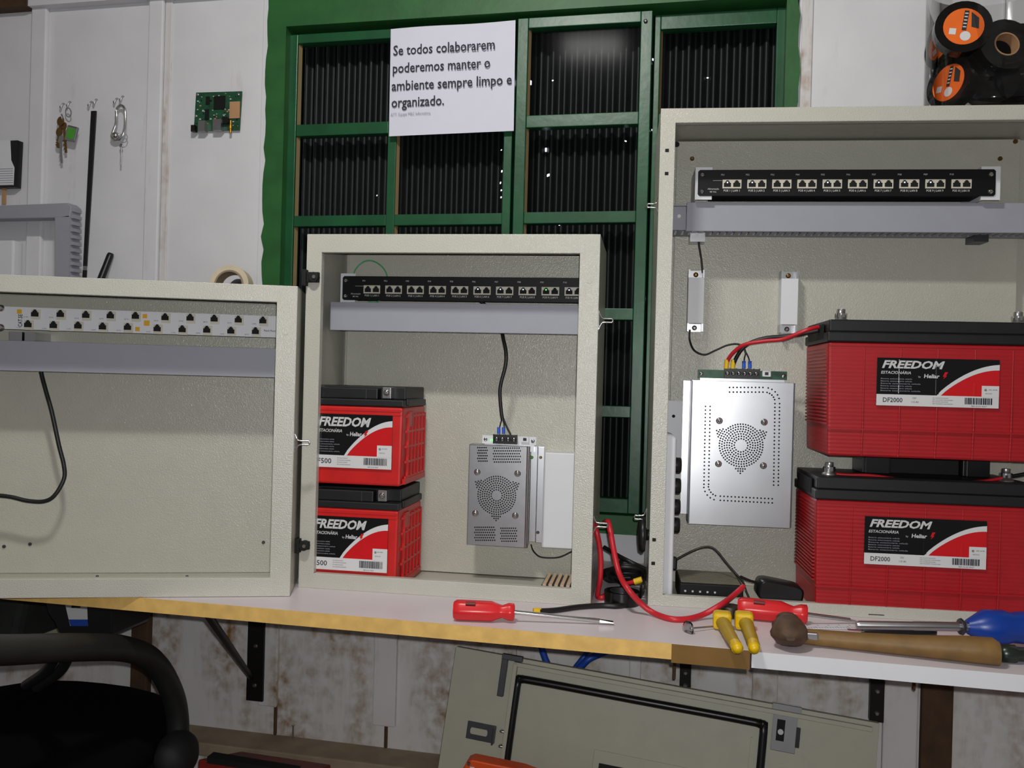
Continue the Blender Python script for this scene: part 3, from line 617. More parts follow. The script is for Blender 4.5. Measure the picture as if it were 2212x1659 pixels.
# ------------------------------------------------------------------ batteries
def battery(fr, u, d, z, w, dp, hb, hl, spec, label, group):
    t = thing('battery', label, 'battery', (u+w/2, d+dp/2, z), fr, group); big = spec == 'DF2000'
    b = MB()
    tp = .004 if big else .002      # slight draft of the case
    b.hexa([(u+tp, d+tp, z), (u+w-tp, d+tp, z), (u+w-tp, d+dp-tp, z), (u+tp, d+dp-tp, z), (u, d, z+hb), (u+w, d, z+hb), (u+w, d+dp, z+hb), (u, d+dp, z+hb)])
    case = obj('case', b, REDB if big else REDS, t, bevel=.004)
    if big:
        b = MB()
        for i in range(1, 6):
            x = u + w*i/6; b.tube([(x, d+.0035, z+.002), (x, d+.001, z+.045), (x, d+.0005, z+hb-.008)], .0012, 8, smooth=0)
        b.box(u+.002, u+w-.002, d-.0008, d+.004, z+.043, z+.0455); b.box(u+.001, u+w-.001, d-.001, d+.003, z+hb-.006, z+hb-.003)
        for i in range(22): zz = z+.050+i*.0058; b.box(u-.0012, u+.003, d+.012, d+dp-.012, zz, zz+.003)
        obj('ribs', b, REDB, case)
    else:
        b = MB()                    # moulded lattice on the right side
        for i in range(6): y = d+.030+i*.022; b.box(u+w-.001, u+w+.003, y, y+.005, z+.012, z+hb-.012)
        for i in range(5): zz = z+.012+i*.026; b.box(u+w-.001, u+w+.0025, d+.020, d+dp-.012, zz, zz+.004)
        b.box(u+w-.001, u+w+.004, d+.010, d+dp-.006, z+.003, z+.012); b.box(u+w-.001, u+w+.003, d+.035, d+.062, z+hb-.034, z+hb-.008)
        b.box(u+.004, u+w-.002, d-.001, d+.002, z+hb-.008, z+hb-.005); b.box(u+.004, u+w-.002, d-.001, d+.002, z+hb-.014, z+hb-.0125)
        obj('ribs', b, REDS, case)
    b = MB(); e = .002; L0 = z+hb
    if big:
        b.box(u-e, u+w+e, d-e, d+dp+e, L0, L0+hl*.45); b.box(u+.001, u+w-.001, d+.001, d+dp-.001, L0+hl*.45, L0+hl)
        lid = obj('lid', b, LID, t, bevel=.0025)
        b = MB(); b.box(u-e-.001, u-e+.001, d+.03, d+dp-.03, L0+.006, L0+hl-.006); obj('handle_recess', b, HOLE, lid)
        for k, (x, mt) in enumerate(((.029, STEEL), (w-.031, STEEL))):
            b = MB(); c = (u+x, d+.045, L0+hl); b.lathe(c, (0, 0, 1), [(.012, 0), (.011, .003), (.0085, .004), (.0085, .010), (.0065, .0105), (.0065, .020)], 18, 0); b.lathe((c[0], c[1], c[2]+.006), (0, 0, 1), [(.0095, 0), (.0095, .007)], 6, 1)
            obj('terminal', b, [LEAD, CHROME], t)
    else:
        b.box(u-.001, u+w+.001, d-.001, d+dp+.001, L0, L0+.012); b.box(u+.001, u+w-.002, d+.022, d+dp-.004, L0+.012, L0+hl)
        b.box(u+.020, u+w-.045, d+.001, d+.022, L0+.012, L0+hl-.003); b.box(u+w-.001, u+w+.004, d+.02, d+dp-.03, L0+.002, L0+.014)
        lid = obj('lid', b, LID, t, bevel=.002)
        b = MB(); b.box(u+.1, u+.1015, d+.0004, d+.001, L0+.013, L0+hl-.004); obj('lid_seam', b, DKSTEEL, lid)
        for x in (.012, w-.030):
            b = MB(); b.box(u+x-.0075, u+x+.0075, d+.003, d+.022, L0+hl-.020, L0+hl-.001, 0); b.lathe((u+x, d+.003, L0+hl-.010), (0, -1, 0), [(.0052, 0), (.005, .002), (.003, .004)], 12, 1); obj('terminal', b, [LEAD, CHROME], t, bevel=.0008)
    # printed label
    if big: lu, lz, lw, lh = u+.075, z+.083, .183, .0755
    else: lu, lz, lw, lh = u+.006, z+.0285, .143, .091
    y = d-.0022; 
    def P(a, c, k): return [(lu+lw*p, y-k*.00015+.0006, lz+lh*q_) for p, q_ in ((a[0], a[1]), (c[0], a[1]), (c[0], c[1]), (a[0], c[1]))]
    ws = .235 if big else .23; b = MB(); b.box(lu, lu+lw, y+.0006, d+.003, lz, lz+lh, 0)
    b.poly(P((0, 0), (1, ws), 1), 2)
    if big:
        for i in (2, 3, 4):          # the case ribs show through the thin label
            b.rings([[(u+w*i/6+.005*math.cos(2*math.pi*j/32), y+.0018+.0016*math.sin(2*math.pi*j/32), lz+lh*q_) for j in range(32)] for q_ in (.26, (.97 if i < 4 else .52))], 0 if i < 4 else 1)
    nA = 14; arc = [(.53+.47*math.sin(i/nA*math.pi/2*1.0), ws+(.86-ws)*(1-math.cos(i/nA*math.pi/2))**.62) for i in range(nA+1)]
    x0c = .53 if big else .45
    cv = lambda s_, dz: [(x0c+(1-x0c)*(i/nA), ws+(.80-ws)*math.sin(min(1, (i/nA))*math.pi/2)**.85+dz*(i/nA)**.7) for i in range(nA+1)]
    lo_, hi_ = cv(0, -.015), cv(0, .10)
    hi_ = [(p[0]-.035*(1-i/nA), p[1]) for i, p in enumerate(hi_)]
    pt = lambda p, k: (lu+lw*p[0], y-k*.00015+.0006, lz+lh*p[1])
    for i in range(nA):
        b.poly([pt((lo_[i][0], ws), 1), pt((lo_[i+1][0], ws), 1), pt(lo_[i+1], 1), pt(lo_[i], 1)], 1)
        b.poly([pt(lo_[i], 2), pt(lo_[i+1], 2), pt(hi_[i+1], 2), pt(hi_[i], 2)], 2)
    wx = .86 if big else .82; b.poly(P((wx, ws-.01), (1, .46 if big else .44), 3), 2)
    lab = obj('label_sticker', b, [LBLK, REDL, LWHT], t)
    tx = MB(); F_ = lambda x0, y0, k=4: (lambda a, c: (lu+lw*x0+a, y-k*.00015+.0006, lz+lh*y0+c))
    if big: tx.text('FREEDOM', .0165, F_(.035, .79), 0, .035, .28, lw*.52); tx.text('ESTACIONÁRIA', .0062, F_(.03, .665), 0, .015, .2, lw*.25); tx.text('by', .004, F_(.34, .60)); tx.text('Heliar', .0085, F_(.385, .595), 0, .03, .1, lw*.13)
    else: tx.text('FREEDOM', .021, F_(.085, .78), 0, .035, .28, lw*.655); tx.text('ESTACIONÁRIA', .0075, F_(.075, .66), 0, .015, .2, lw*.31); tx.text('by', .0045, F_(.44, .605)); tx.text('Heliar', .0095, F_(.48, .60), 0, .03, .1, lw*.15)
    for i in range(6): tx.text('Bateria estacionária selada', .0028, F_(.03, .30+i*.05 if big else .29+i*.045), 1, 0, 0, lw*(.26 if i % 3 else .33))
    px0 = lu+lw*(.545 if big else .66); pz0 = lz+lh*(.575 if big else .58); s_ = .0075
    tx.poly([(px0+a*s_, y, pz0+c*s_) for a, c in ((0, .0), (.75, .75), (.5, .75), (.95, 1.5), (.3, 1.5), (-.1, .55), (.2, .55))], 2)
    tx.text(spec, .010 if big else .012, F_(.05 if big else .02, .075), 3, .01, 0, lw*(.165 if big else .24))
    if big: tx.text('115 Ah', .004, F_(.285, .07), 3); tx.text('12V', .004, F_(.295, .15), 3)
    for i in range(4): tx.text('não necessita manutenção', .0024, F_(.46 if big else .33, .055+i*.04), 3, 0, 0, lw*(.17 if i % 2 == 0 else .13))
    lt = obj('lettering', tx, [SILV, INKG, REDL, INK], lab); tx = MB()
    bx0, bx1 = (.725, .955) if big else (.66, .96); x = bx0; rr = random.Random(3)
    while x < bx1-.01:
        k = rr.choice((.004, .007, .011)); q_ = lu+lw*x; tx.box(q_, q_+lw*k, y-.0001, y+.0002, lz+lh*.07, lz+lh*(ws-.03), 3); x += k+rr.choice((.004, .007))
    obj('barcode', tx, [SILV, INKG, REDL, INK], lab); tx = MB()
    tx.text('789 0123 4567', .0028, F_(bx0+.05, .02), 3, 0, 0, lw*.13)
    cx = lu+lw*(wx+.03); cz = lz+lh*.36; tx.text('@', .004, F_(wx+.02, .36), 3, .02); tx.text('selo verde', .0032, F_(wx+.055, .37), 3, 0, 0, lw*.07); tx.text('RECICLE', .0026, F_(wx+.03, .29), 3)
    obj('fine_print', tx, [SILV, INKG, REDL, INK], lab)
    return t
bm0 = battery(FM, .0025, .014, .002, .166, .150, .134, .034, 'DF500', 'small red battery with black lid, lower of the stacked pair in the middle cabinet', 'small red batteries in the middle cabinet')
P = FM.at(870, 875, .014)
bm1 = copy_tree(bm0); bm1.location = bm0.location + FM.e()*.003 + Vector((0, 0, .1745)); bm1['label'] = 'small red battery with black lid, upper of the stacked pair in the middle cabinet'
br0 = battery(FRt, .262, .003, .002, .334, .168, .182, .036, 'DF2000', 'large red battery on the floor of the right cabinet, lower of the pair', 'large red batteries in the right cabinet')
br1 = copy_tree(br0); br1.location = br0.location + FRt.e()*.012 + Vector((0, 0, .252)); br1['label'] = 'large red battery raised on black blocks, upper of the pair in right cabinet'
# black blocks carrying the upper large battery
for px0, px1, lb in ((1862, 1925, 'left black spacer block between the two large red batteries'), (1925, 2080, 'wide black spacer block between the two large red batteries'), (2080, 2140, 'right black spacer block between the two large red batteries')):
    A = FRt.at(px0, 1000, .10); B = FRt.at(px1, 1000, .10); b = MB(); b.box(A.x+.0005, B.x-.0005, .10 if px0 != 1925 else .115, .165, .2205, .2538); b.box(A.x+.004, B.x-.004, .094, .10, .2205, .2510) if px0 != 1925 else None
    single('spacer_block', b, BLACK if px0 != 1925 else BLACKM, lb, 'spacer', FRt, 'spacers between the large batteries', .001)
# ================================================================== POWER SUPPLIES
def dots(b, pts, d, r, m=1, n=8):
    for x, z in pts: b.poly([(x+r*math.cos(2*math.pi*j/n), d-.0003, z+r*math.sin(2*math.pi*j/n)) for j in range(n)], m)
def fan(cx, cz, r0, r1, rings, hole):
    out = []
    for i in range(rings):
        r = r0+(r1-r0)*i/(rings-1); k = int(2*math.pi*r/(hole*2.9))
        out += [(cx+r*math.cos(2*math.pi*j/k+i*.13), cz+r*math.sin(2*math.pi*j/k+i*.13)) for j in range(k)]
    for ang in (90, 210, 330):
        for q in range(1, 4):
            for w in range(-(3-q), 4-q): a = R(ang-180); r = r1+q*hole*2.6; out.append((cx+r*math.cos(a)-w*hole*2.6*math.sin(a), cz+r*math.sin(a)+w*hole*2.6*math.cos(a)))
    return out
def psu(fr, d, back, TL, BR, label, mt, fanpx, fr0, fr1, rings, hole, bosses, extra, lipside):
    A = fr.at(*TL, d); B = fr.at(*BR, d); u0, u1, z0, z1 = A.x, B.x, B.z, A.z; d1 = d+.036
    t = thing('power_supply', label, 'power supply', ((u0+u1)/2, back, z0), fr)
    b = MB(); b.box(u0, u1, d, d+.0012, z0, z1); b.box(u0, u0+.0012, d, d1, z0, z1); b.box(u1-.0012, u1, d, d1, z0, z1); b.box(u0, u1, d, d1, z1-.0012, z1)
    c = fr.at(*fanpx, d); k = 1/1900*1.5
    dots(b, fan(c.x, c.z, fr0, fr1, rings, hole), d, hole)
    dots(b, extra(lambda px, py: tuple(fr.at(px, py, d)[i] for i in (0, 2))), d, hole)
    cov = obj('cover', b, [mt, HOLE], t, bevel=0)
    for p in bosses:
        P = fr.at(*p, d); b = MB(); b.lathe(P, (0, -1, 0), [(.0062, -.0005), (.0050, .0012), (.0042, .0016)], 18); b.lathe(P+Vector((0, -.0016, 0)), (0, -1, 0), [(.0032, 0), (.0028, .0012), (.001, .0014)], 12); obj('fan_screw', b, CHROME, cov)
    b = MB(); b.box(u0+.006, u1-.006, d1, back-.0003, z0+.006, z1-.004); obj('chassis', b, ALU, t)
    for s_ in lipside:
        b = MB(); x = u0 if s_ < 0 else u1; b.box(min(x, x+s_*.012), max(x, x+s_*.012), d1-.002, d1, z0+.012, z1-.001); obj('side_flange', b, ALU, t)
    return t, u0, u1, z0, z1
def grid(g, x0, x1, y0, y1, nx, ny, stagger=True):
    return [g(x0+(x1-x0)*(i+(.5 if stagger and j % 2 else 0))/nx, y0+(y1-y0)*j/max(ny-1, 1)) for i in range(nx) for j in range(ny)]
ps, u0, u1, z0, z1 = psu(FM, .105, PM, (1014, 960), (1137, 1183), 'smaller perforated steel power supply on the back of the middle cabinet', STEEL, (1073, 1070), .0100, .0335, 7, .0014,
    ((1031, 1020), (1118, 1023), (1027, 1109), (1113, 1114)), lambda g: grid(g, 1032, 1054, 967, 996, 6, 6)+grid(g, 1066, 1126, 968, 998, 13, 6)+grid(g, 1026, 1071, 1139, 1167, 10, 6)+grid(g, 1082, 1118, 1141, 1169, 8, 6), ())
b = MB(); b.cyl((u1-.001, .1065, z0), (u1-.001, .1065, z1), .0034, 12); plabel(obj('rolled_edge', b, CHROME, ps), 'bright rolled edge')
def terminals(t, fr, board, strip, d, mtb, n, tints):
    A = fr.at(board[0], board[1], d); B = fr.at(board[2], board[3], d); b = MB(); b.box(A.x, B.x, d, d+.0016, B.z, A.z); bd = obj('terminal_board', b, mtb, t)
    b = MB(); b.box(A.x+.004, B.x-.004, d+.0016, d+.02, B.z-.012, A.z-.003); obj('board_support', b, ALU, t)
    for x in (A.x+.006, B.x-.006): b = MB(); b.lathe((x, d, (A.z+B.z)/2), (0, -1, 0), [(.0036, 0), (.003, .0012), (.001, .0015)], 12); obj('board_screw', b, CHROME, bd)
    A2 = fr.at(strip[0], strip[1], d); B2 = fr.at(strip[2], strip[3], d); b = MB(); w = (B2.x-A2.x)/n
    b.box(A2.x, B2.x, d-.010, d, B2.z, A2.z)
    for i in range(n+1): b.box(A2.x+i*w-.0007, A2.x+i*w+.0007, d-.014, d-.010, B2.z, A2.z+.001)
    st = obj('terminal_strip', b, BLACK, t)
    for i in range(n):
        b = MB(); c = (A2.x+(i+.5)*w, d-.010, (A2.z+B2.z)/2); b.lathe(c, (0, -1, 0), [(w*.38, 0), (w*.36, .0015), (w*.2, .002)], 12); b.box(c[0]-w*.3, c[0]+w*.3, d-.0123, d-.0119, c[2]-.0004, c[2]+.0004, 1); obj('terminal_screw', b, [CHROME, HOLE], st)
    q = fr.at(strip[2]+8, (strip[1]+strip[3])/2, d); b = MB(); b.box(q.x, q.x+.014, d-.005, d, q.z-.005, q.z+.005); b.box(q.x+.004, q.x+.010, d-.0056, d-.005, q.z-.0025, q.z+.0025, 1); obj('selector_switch', b, [WHITE, BLACK], t)
    return A2, B2, w
terminals(ps, FM, (1042, 940, 1158, 962), (1069, 938, 1118, 959), .118, WHITE, 4, None)
P = FM.at(1062, 951, .118); b = MB(); b.lathe((P.x, .118, P.z), (0, -1, 0), [(.0018, 0), (.0012, .002)], 10); obj('green_led', b, LEDG, ps)
pb, v0, v1, y0_, y1_ = psu(FRt, .10, PR, (1495, 821), (1707, 1141), 'larger bright perforated power supply on the back of the right cabinet', ALU, (1600.7, 962), .0115, .0365, 7, .0015,
    ((1554, 909), (1651, 912), (1552, 1002), (1649, 1006)),
    lambda g: [g(px, (837 if k else 847)) for k in (0, 1) for px in range(1576, 1651, 8)] + [g(1651+math.sin(a)*(33 if k else 23), 869-math.cos(a)*(32 if k else 22)) for k in (0, 1) for a in (0.26, .52, .79, 1.05, 1.31)] + [g((1684 if k else 1674)-(py-870)*.016, py) for k in (0, 1) for py in range(872, 1050, 8)]
      + [g((1524 if k else 1534)-(py-878)*.02, py) for k in (0, 1) for py in range(878, 1048, 8)] + [g(1553-math.cos(a)*(33 if k else 23), 1048+math.sin(a)*(33 if k else 24)) for k in (0, 1) for a in (.15, .42, .7, .97, 1.24)] + [g(px, (1081 if k else 1072)+(px-1560)*.05) for k in (0, 1) for px in range(1556, 1672, 8)], (-1,))
for x in (v0, v1): b = MB(); b.box(x-.0008, x+.0016, .0995, .137, y0_+.001, y1_-.001); obj('side_gap_shade', b, DKSTEEL, pb)  # dark strips painted in for the shaded gap and side walls of the cover
A2, B2, tw = terminals(pb, FRt, (1508, 798, 1700, 821), (1564, 796, 1638, 818), .115, PCB, 6, None)
# silver bracket and white module behind the small supply
A = FM.at(1147, 964, .125); B = FM.at(1171, 1172, .125); t = thing('mounting_bracket', 'shiny silver channel bracket between small power supply and white module', 'bracket', ((A.x+B.x)/2, PM, B.z), FM)
b = MB(); w = B.x-A.x; b.box(A.x, A.x+w*.45, .128, .130, B.z, A.z); b.hexa([(A.x+w*.45, .128, B.z), (A.x+w*.55, .122, B.z), (A.x+w*.55, .124, B.z), (A.x+w*.45, .130, B.z), (A.x+w*.45, .128, A.z), (A.x+w*.55, .122, A.z), (A.x+w*.55, .124, A.z), (A.x+w*.45, .130, A.z)]); b.box(A.x+w*.55, B.x, .122, .124, B.z, A.z); b.box(A.x, A.x+.002, .130, PM-.0003, B.z, A.z)
obj('channel', b, ALU, t, bevel=.001)
for px, py, mt in ((1149, 988, GREENTAG), (1168, 988, BRASS), (1162, 1150, DKSTEEL)): screw(t, FM, FM.at(px, py, .122), r=.0028, mt=mt)
A = FM.at(1174, 977, .13); B = FM.at(1240, 1187, .13); b = MB(); b.box(A.x, min(B.x, .4945), .13, PM-.0003, B.z, A.z); single('white_module', b, WHITE, 'plain white box module mounted at the right inside the middle cabinet', 'module', FM, bevel=.002)
# ridged block on the cabinet floor
z = .013; A = FM.on(1168, 1265, z); B = FM.on(1186, 1241, z); d0, d1 = A.y, min(B.y, .165); t = thing('ridged_block', 'flat black block with tan ridges on the middle cabinet floor', 'block', (A.x+.03, (d0+d1)/2, .002), FM)
b = MB(); b.box(A.x, .490, d0, d1, .002, z); obj('base', b, BLACK, t, bevel=.001)
b = MB(); k = 8
for i in range(k): x = A.x+.003+i*(.487-A.x)/k; b.box(x, x+(.487-A.x)/k*.6, d0+.001, d1-.001, z-.001, z+.003)
obj('ridges', b, STRIPE, t)
# ================================================================== CABINET WIRING
def wire(name, pts, r, mt, label, cat='cable', fr=WF, group=None, n=8):
    b = MB(); b.tube(pts, r, n); return single(name, b, mt, label, cat, fr, group)
g = lambda px, py, d=.115: FM.at(px, py, d)
t = thing('power_cable', 'black cord hanging from duct to the small power supply terminals', 'cord', g(1085, 716, .12), FM)
b = MB(); b.tube([g(1083, 705, .13), g(1087, 730, .12), g(1093, 760), g(1092, 790), g(1083, 825), g(1080, 850), g(1083, 890), g(1086, 908)], .0034, 8); obj('sheath', b, RUB, t)
b = MB(); b.tube([g(1085, 903), g(1080, 920), g(1078, 936, .108)], .0014, 6); b.tube([g(1086, 905), g(1089, 918), g(1088, 936, .108)], .0014, 6); obj('core_wire', b, RUB, t)
b = MB(); b.tube([g(1087, 903), g(1094, 920), g(1103, 938, .108)], .0017, 6); obj('core_wire', b, RUB, t)
for px in (1077.5, 1088): b = MB(); b.cyl(g(px, 923, .108), g(px, 937, .107), .0028, 10); obj('blue_terminal', b, BLUE, t)
wire('green_wire', [g(764, 597, .145), g(768, 582, .15), g(783, 567, .155), g(800, 563, .16), g(818, 570, .16), g(832, 585, .16), g(837, 605, .16), g(834, 635, .16), g(815, 652, .15), g(795, 652, .145)], .0012, GRNW, 'thin green wire looped behind the black port panel of middle cabinet', 'wire', FM, n=6)
wire('thin_wire', [g(1147, 1176, .16), g(1152, 1190, .155), g(1165, 1202, .15), g(1185, 1205, .15), g(1210, 1203, .15), g(1238, 1190, .15)], .0014, RUB, 'thin black wire sagging below the white module', 'wire', FM, n=6)
wire('black_cable', [g(1026, 642, .15), g(1038, 651, .15), g(1050, 660, .15)], .003, RUB, 'short black cord showing between port panel and duct of middle cabinet', 'cable', FM)
g = lambda px, py, d=.14: FL.at(px, py, d)
wire('black_cable', [g(75, 725, .13), g(79, 745, .14), g(88, 800), g(98, 840, .135), g(112, 890, .13), g(127, 960, .13), g(138, 1005, .13), g(138, 1035, .125), g(118, 1070, .12), g(95, 1083, .12), g(60, 1082, .12), g(20, 1073, .12), g(-30, 1068, .12)], .0036, RUB, 'long black cord hanging below the duct in the left cabinet', 'cable', FL)
g = lambda px, py, d=.12: FRt.at(px, py, d)
# brackets with wires
for px0, px1, py0, py1, lb in ((1488, 1519, 582, 716, 'white metal strap bracket with a black wire, left of the pair'), (1689, 1722, 584, 719, 'white metal strap bracket without a wire, right of the pair')):
    A = g(px0, py0, .148); B = g(px1, py1, .148); t = thing('strap_bracket', lb, 'bracket', ((A.x+B.x)/2, PR, B.z), FRt, 'white strap brackets in the right cabinet')
    e = (A.z-B.z)*.13; b = MB(); b.box(A.x, B.x, .148, .150, B.z+e, A.z-e); b.box(A.x, A.x+.0015, .150, PR-.0003, B.z+e, A.z-e); b.box(B.x-.0015, B.x, .150, PR-.0003, B.z+e, A.z-e); obj('strap', b, WHITE, t, bevel=.0006)
    for z0, z1, s_ in ((A.z-e, A.z, 1), (B.z, B.z+e, -1)):
        b = MB(); b.box(A.x+.003, B.x-.003, .166, .168, z0, z1); b.box(A.x, A.x+.003, .150, PR-.0003, z0, z1); b.box(B.x-.003, B.x, .150, PR-.0003, z0, z1); f_ = obj('foot', b, STEEL, t)
        b = MB(); b.lathe(((A.x+B.x)/2, .166, (z0+z1)/2), (0, -1, 0), [(.0045, 0), (.004, .0015), (.002, .002)], 12); obj('foot_screw', b, BRASS if s_ > 0 else CHROME, f_)
wire('thin_wire', [g(1507, 505, .15), g(1510, 530, .15), g(1515, 560, .15), g(1518, 590, .152)], .0018, RUB, 'straight black wire from the duct to the left strap bracket', 'wire', FRt, n=6)
t = thing('wire_pair', 'thin black wires from left strap bracket to blue terminals of big supply', 'wire', g(1550, 770), FRt)
b = MB(); b.tube([g(1490, 712, .15), g(1490, 735, .15), g(1500, 757, .14), g(1522, 766, .135), g(1545, 757, .13), g(1570, 746, .125), g(1592, 743, .12), g(1606, 750, .115), g(1612, 766, .11)], .0017, 6); obj('wire', b, RUB, t)
b = MB(); b.tube([g(1611, 762, .11), g(1608, 775, .108), g(1607, 790, .106)], .0012, 6); obj('wire_end', b, RUB, t)
b = MB(); b.tube([g(1612, 762, .11), g(1618, 775, .108), g(1620, 790, .106)], .0012, 6); obj('wire_end', b, RUB, t)
for px in (1607, 1620): b = MB(); b.cyl(g(px, 780, .106), g(px, 796, .105), .003, 10); obj('blue_terminal', b, BLUE, t)
for nm, mt, pts, ex, lb in (('red_cable', REDW, [(1570, 790, .104), (1574, 775, .10), (1588, 758, .09), (1610, 744, .08), (1650, 737, .07), (1690, 733, .06), (1720, 722, .05), (1745, 712, .045), (1768, 706, .05)], 1570, 'red battery cable from big power supply to the upper large battery'),
                            ('black_cable', RUB, [(1584, 790, .104), (1589, 776, .10), (1602, 755, .095), (1622, 740, .09), (1655, 730, .085), (1700, 726, .08), (1735, 721, .07), (1768, 714, .06)], 1584, 'black battery cable from big power supply to the upper large battery')):
    P = [g(*p) for p in pts]; t = thing(nm, lb, 'cable', P[0], FRt); b = MB(); b.tube(P, .0034, 8); obj('sheath', b, mt, t)
    b = MB(); b.cyl(g(ex+.5, 777, .102), g(ex-1, 796, .103), .0042, 10); plabel(obj('yellow_terminal', b, YEL, t), 'yellow crimp terminal')
wire('red_cable', [g(1800, 1023, .048), g(1830, 1026, .046), g(1880, 1027, .044), (g(1940, 1035, .044)), g(2000, 1040, .044), g(2060, 1041, .044), g(2120, 1040, .044), g(2168, 1032, .046)], .0028, REDW, 'red cable lying on the lid of the lower large battery', 'cable', FRt)
wire('black_cable', [g(2160, 1030, .05), g(2190, 1028, .05), g(2230, 1020, .05), g(2260, 1010, .05)], .003, RUB, 'short black cable at the right terminal of the lower large battery', 'cable', FRt)
wire('red_cable', [g(2192, 690, .05), g(2205, 687, .05), g(2235, 690, .05)], .003, REDW, 'short red cable end at the right terminal of the upper battery', 'cable', FRt)
# white power strip with black plugs
A = g(1416, 935, .03); B = g(1452, 1286, .03); z0 = .0025; t = thing('power_strip', 'white upright power strip with black sockets at left edge of right cabinet', 'power strip', ((A.x+B.x)/2, .05, z0), FRt)
xa = max(A.x, .006); w = B.x-xa; b = MB(); k = .008
b.prism([(xa, z0+k), (xa+k, z0), (B.x-k, z0), (B.x, z0+k), (B.x, A.z-k), (B.x-k, A.z), (xa+k, A.z), (xa, A.z-k)], fn, .022, .07); obj('housing', b, WHITE, t, bevel=.004, seg=3)
for py in (1005, 1050, 1095, 1135): P = g(1452, py, .035); b = MB(); b.lathe((B.x-.001, .040, P.z), (1, 0, 0), [(.013, 0), (.013, .009), (.011, .011)], 18); obj('socket', b, BLACK, t)
# modem, plug cable and adapter
z = .034; A = FRt.on(1448, 1259, z); B = FRt.on(1606, 1266, z); d0 = max((A.y+B.y)/2, .016); t = thing('network_box', 'low black box with grille top on right cabinet floor', 'network device', ((A.x+B.x)/2, d0+.05, .002), FRt)
xm = .0365 if A.x < .0365 else A.x; b = MB(); b.box(.052, B.x, d0, d0+.105, .002, z); bx = obj('housing', b, BLACKG, t, bevel=.002)
b = MB()
for i in range(14): y = d0+.008+i*.007; b.box(.055, B.x-.004, y, y+.0035, z, z+.0012)
obj('grille_top', b, mat('dusty_grille', '6b6656', .7), t)
b = MB()
for i in range(5): b.box(.060+i*.012, .063+i*.012, d0-.0004, d0, .020, .023)
obj('indicator_row', b, SILV, bx)
t = thing('plug_cable', 'thin black plug lead arching from power strip over the black box', 'cable', g(1460, 1210, .08), FRt)
b = MB(); b.tube([g(1462, 1208, .085), g(1490, 1193, .085), g(1515, 1183, .085), g(1535, 1182, .085), g(1550, 1192, .08), g(1570, 1217, .075), g(1590, 1240, .065), g(1605, 1258, .05), g(1612, 1278, .035), g(1622, 1300, .020)], .0019, 8); obj('lead', b, RUB, t)
b = MB(); P = g(1455, 1213, .085); b.box(P.x-.012, P.x+.006, .078, .094, P.z-.014, P.z+.008); obj('plug', b, BLACK, t, bevel=.003)
P = FRt.on(1680, 1300, .004); t = thing('power_adapter', 'black rounded power adapter lying at the foot of large battery', 'adapter', (.210, .045, .002), FRt)
b = MB(); c = g(1683, 1278, .035); ang = R(-9)
def el(x, z, y): X_ = x*math.cos(ang)-z*math.sin(ang); Z_ = x*math.sin(ang)+z*math.cos(ang); return (c.x+X_, y, c.z+Z_)
outl = [(.036*math.copysign(abs(math.cos(a))**.35, math.cos(a)), .0165*math.copysign(abs(math.sin(a))**.45, math.sin(a))) for a in [2*math.pi*i/28 for i in range(28)]]
b.rings([[el(x*s_, z_*s_, y) for x, z_ in outl] for y, s_ in ((.018, .90), (.0205, 1), (.062, 1), (.066, .9))], 0); ad = obj('housing', b, BLACK, t)
b = MB(); b.tube([el(-.034, .006, .04), el(-.05, .008, .035), el(-.066, .012, .032)], .0022, 8); obj('lead', b, RUB, t)
t = None
# ================================================================== ON THE BENCH
B_ = lambda px, py, z: WF.on(px, py, z)
def screwdriver(label, p0, p1, p2, p3, r, zc, mt, group='red handled screwdrivers'):
    a = B_(*p0, zc); e = B_(*p1, zc); v = (e-a).normalized(); L_ = (e-a).length; tip = B_(*p3, .004)
    t = thing('screwdriver', label, 'screwdriver', (a.x, a.y, 0), WF, group)
    prof = [(r*.80, 0), (r*.98, L_*.05), (r, L_*.12), (r*.98, L_*.62), (r*.72, L_*.74), (r*.62, L_*.80), (r*.85, L_*.90), (r*.85, L_*.985), (r*.6, L_)]
    b = MB(); up = Vector((0, 0, 1)); s2 = v.cross(up).normalized(); w2 = s2.cross(v); rs = []
    for q, h in prof: rs.append([a+v*h+(s2*math.cos(2*math.pi*j/24)+w2*math.sin(2*math.pi*j/24))*q*(1-.10*(abs(math.cos(3*2*math.pi*j/24)) < .3)) for j in range(24)])
    b.rings(rs, 0); obj('handle', b, mt, t)
    m_ = B_(*p2, zc*.7) ; d2 = (tip-e).normalized(); b = MB(); b.tube([e-v*.002, e.lerp(tip, .5), e.lerp(tip, .86)], .0032, 10, smooth=0)
    q = e.lerp(tip, .86); sd = d2.cross(Vector((0, 0, 1))).normalized(); b.hexa([q-sd*.0028-up*.002, q+sd*.0028-up*.002, q+sd*.0028+up*.002, q-sd*.0028+up*.002, tip-sd*.005-up*.0006, tip+sd*.005-up*.0006, tip+sd*.005+up*.0006, tip-sd*.005+up*.0006])
    obj('shaft', b, CHROME, t)
    P = a+v*L_*.22+Vector((0, -r*.6, r*.76)); b = MB(); b.tube([P, P+v*L_*.16], .003, 10, smooth=0, flat=1.2); plabel(obj('stamp', b, mat('dark_red_print', '6a1014', .5), t), 'dark printed oval on the handle')
    return t
screwdriver('red screwdriver lying before the middle cabinet, whole shaft in view', (980, 1317), (1112, 1322), (1210, 1330), (1325, 1344), .0152, .0154, REDH)
screwdriver('red screwdriver lying behind the yellow pliers, against the right cabinet', (1594, 1312), (1745, 1327), (1800, 1334), (1850, 1341), .0165, .0167, REDH)
